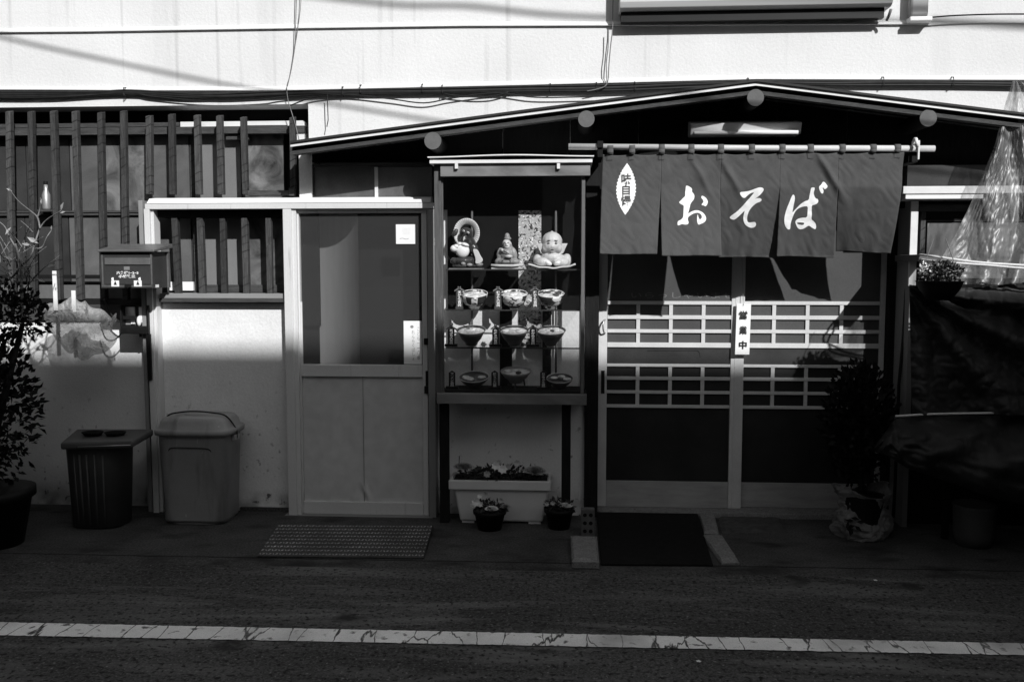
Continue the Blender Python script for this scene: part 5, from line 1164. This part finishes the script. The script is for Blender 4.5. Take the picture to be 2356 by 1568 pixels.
for s in (-1, 1): MB().tube([(p.x+s*rr*.95, -.58, zt_), (p.x+s*.03, -.56, zt_+.22)], .002, 5).build('wire', M_['wire'], hpth)
tag(MB().tube([P(2086, 655, -.05), P(2078, 780, -.05), P(2068, 885, -.06), P(2060, 1100, -.1), P(2055, 1190, -.12)], .009, 8).build('dark_stick', M_['plastic_dark'], smooth=True), 'thin dark stick leaning on the grey wall edge by the doors', 'stick')
# sack-wrapped conifer
g = G(1985, 1240); cf = thing('sacked_conifer', 'dark bushy conifer in a pot wrapped with crumpled pale sacking by the doors', 'shrub', (g.x, g.y, .01))
def sack(a, b_):
    th = a*2*math.pi; r = .135*(1+.12*math.sin(b_*7)+.08*math.sin(3*th+b_*5)); n_ = .022*mnoise.noise((math.cos(th)*3, math.sin(th)*3, b_*6))+.018*mnoise.noise((math.cos(th)*7, math.sin(th)*7, b_*12))
    return (g.x+(r+n_)*math.cos(th), g.y+.03+(r+n_)*math.sin(th)*.8, .012+.265*b_+.03*math.sin(2*th+1)*b_)
MB().grid(sack, 54, 26).build('sacking', M_['cloth'], cf, smooth=False, solid=.003)
MB().lathe((g.x, g.y+.03, .02), [(.10, 0), (.12, .22), (.02, .24)], 20).build('pot', M_['pot_dark'], cf)
MB().tube([(g.x, g.y+.03, .2), (g.x-.02, g.y+.05, .55), (g.x, g.y+.05, .85)], [.018, .012, .005], 8).build('trunk', M_['leaf_black'], cf)
foliage((g.x-.02, g.y+.06, .62), .19, .15, .34, 2200, .045, 'crown', M_['leaf_black'], cf, .8)
lv = MB()
for _ in range(9): lv.leaf((g.x-.10+random.uniform(-.03, .03), g.y-.10, .10+random.uniform(-.02, .05)), (random.uniform(-1, 1), -.3, random.uniform(-1, .6)), (0, -1, .2), .05, .02)
lv.build('leaves', M_['leaf_black'], cf)
g = G(2258, 1270); MB_ = MB().lathe((g.x, g.y+.1, .011), [(.085, 0), (.10, .06), (.105, .20), (.11, .215), (.105, .22), (.09, .19)], 28).build('white_bucket', M_['tub'], smooth=True)
tag(MB_, 'dull plastic bucket standing under the dark covered rack', 'bucket')
# small litter flecks on the road
for u, v, lab in ((2014, 1337, 'white scrap of litter lying between the sack and the road line'), (1607, 1524, 'white scrap of litter lying on the street side of the road line')):
    g = G(u, v); mm = MB()
    for k in range(5): mm.leaf((g.x, g.y, .004), (math.cos(k*1.3), math.sin(k*1.3), .3), (0, 0, 1), .012, .009, .4)
    tag(mm.build('litter_scrap', M_['paper']), lab, 'litter', 'litter on the street')

# ================================================================== surroundings outside the frame
oh = thing('opposite_house', 'plain grey rendered house across the street', 'building', (7.5, -11, 0))
ZE = 6.98
MB().box(-.4, 16, -14, -8.6, 0, ZE-.15).build('wall', M_['house'], oh)
MB().hexa([(-.9, -8.0, ZE-.12), (16.4, -8.0, ZE-.12), (16.4, -14.4, ZE-.12), (-.9, -14.4, ZE-.12), (-.9, -8.0, ZE), (16.4, -8.0, ZE), (16.4, -14.4, ZE+.3), (-.9, -14.4, ZE+.3)][0:4][::-1] + [(-.9, -14.4, ZE+.3), (16.4, -14.4, ZE+.3), (16.4, -8.0, ZE), (-.9, -8.0, ZE)]).build('roof', M_['canopy'], oh)
for i in range(7):
    for z in (1.0, 4.0):
        x = .6+i*2.1; f = MB().box(x, x+1.3, -8.6, -8.57, z, z+1.3).build('window', M_['house_glass'], oh)
o2 = thing('reflection_blocker', 'low dark unseen house added across the street to darken glass reflections', 'building', (-9, -19, 0))  # unseen, added so the case and door glass reflect something dark
MB().box(-24, 4.6, -22, -16, 0, 5.6).build('wall', M_['post'], o2)
MB().hexa([(-24.4, -22.4, 5.61), (5, -22.4, 5.61), (5, -15.6, 5.61), (-24.4, -15.6, 5.61), (-24.4, -19.5, 6.6), (5, -19.5, 6.6), (5, -18.5, 6.6), (-24.4, -18.5, 6.6)]).build('roof', M_['canopy'], o2)
for i in range(5): MB().box(-22+i*4.2, -20.4+i*4.2, -15.99, -15.96, 1.0, 2.4).build('window', M_['house_glass'], o2)
bw = thing('added_shade_wall', 'dark concrete block wall added out of view to darken the tarpaulin side', 'wall', (2.9, -1.6, 0))  # unseen, added to darken the right; height follows the shadow border
for j in range(9):
    for i in range(7):
        y0 = -3.2+.41*i+(.2 if j % 2 else 0); MB().box(2.80, 2.92, y0, y0+.40, .2*j+.002, .2*j+.195).build('block', M_['plastic_dark'], bw)
MB().box(2.82, 2.90, -3.2, -.16, 0, 1.79).build('mortar', M_['dark'], bw)
nl = thing('left_sky_blocker', 'unseen dark house added to block sky light on the shrub side', 'building', (-5.5, 1, 0))  # unseen mass added to cut sky light at the left edge
MB().box(-9, -3.55, -3.2, -.30, 0, 5.5).build('wall', M_['blackwood'], nl)
MB().box(-9.2, -3.5, -3.4, -.25, 5.51, 5.7).build('roof', M_['canopy'], nl)
nr = thing('right_sky_blocker', 'unseen dark house added to block sky light on the tarpaulin side', 'building', (6.5, 1, 0))  # unseen mass added to cut sky light from the right
MB().box(4.6, 9, -1.6, 5, 0, 5.5).build('wall', M_['post'], nr)
MB().box(4.4, 9.2, -1.8, 5.2, 5.51, 5.7).build('roof', M_['canopy'], nr)
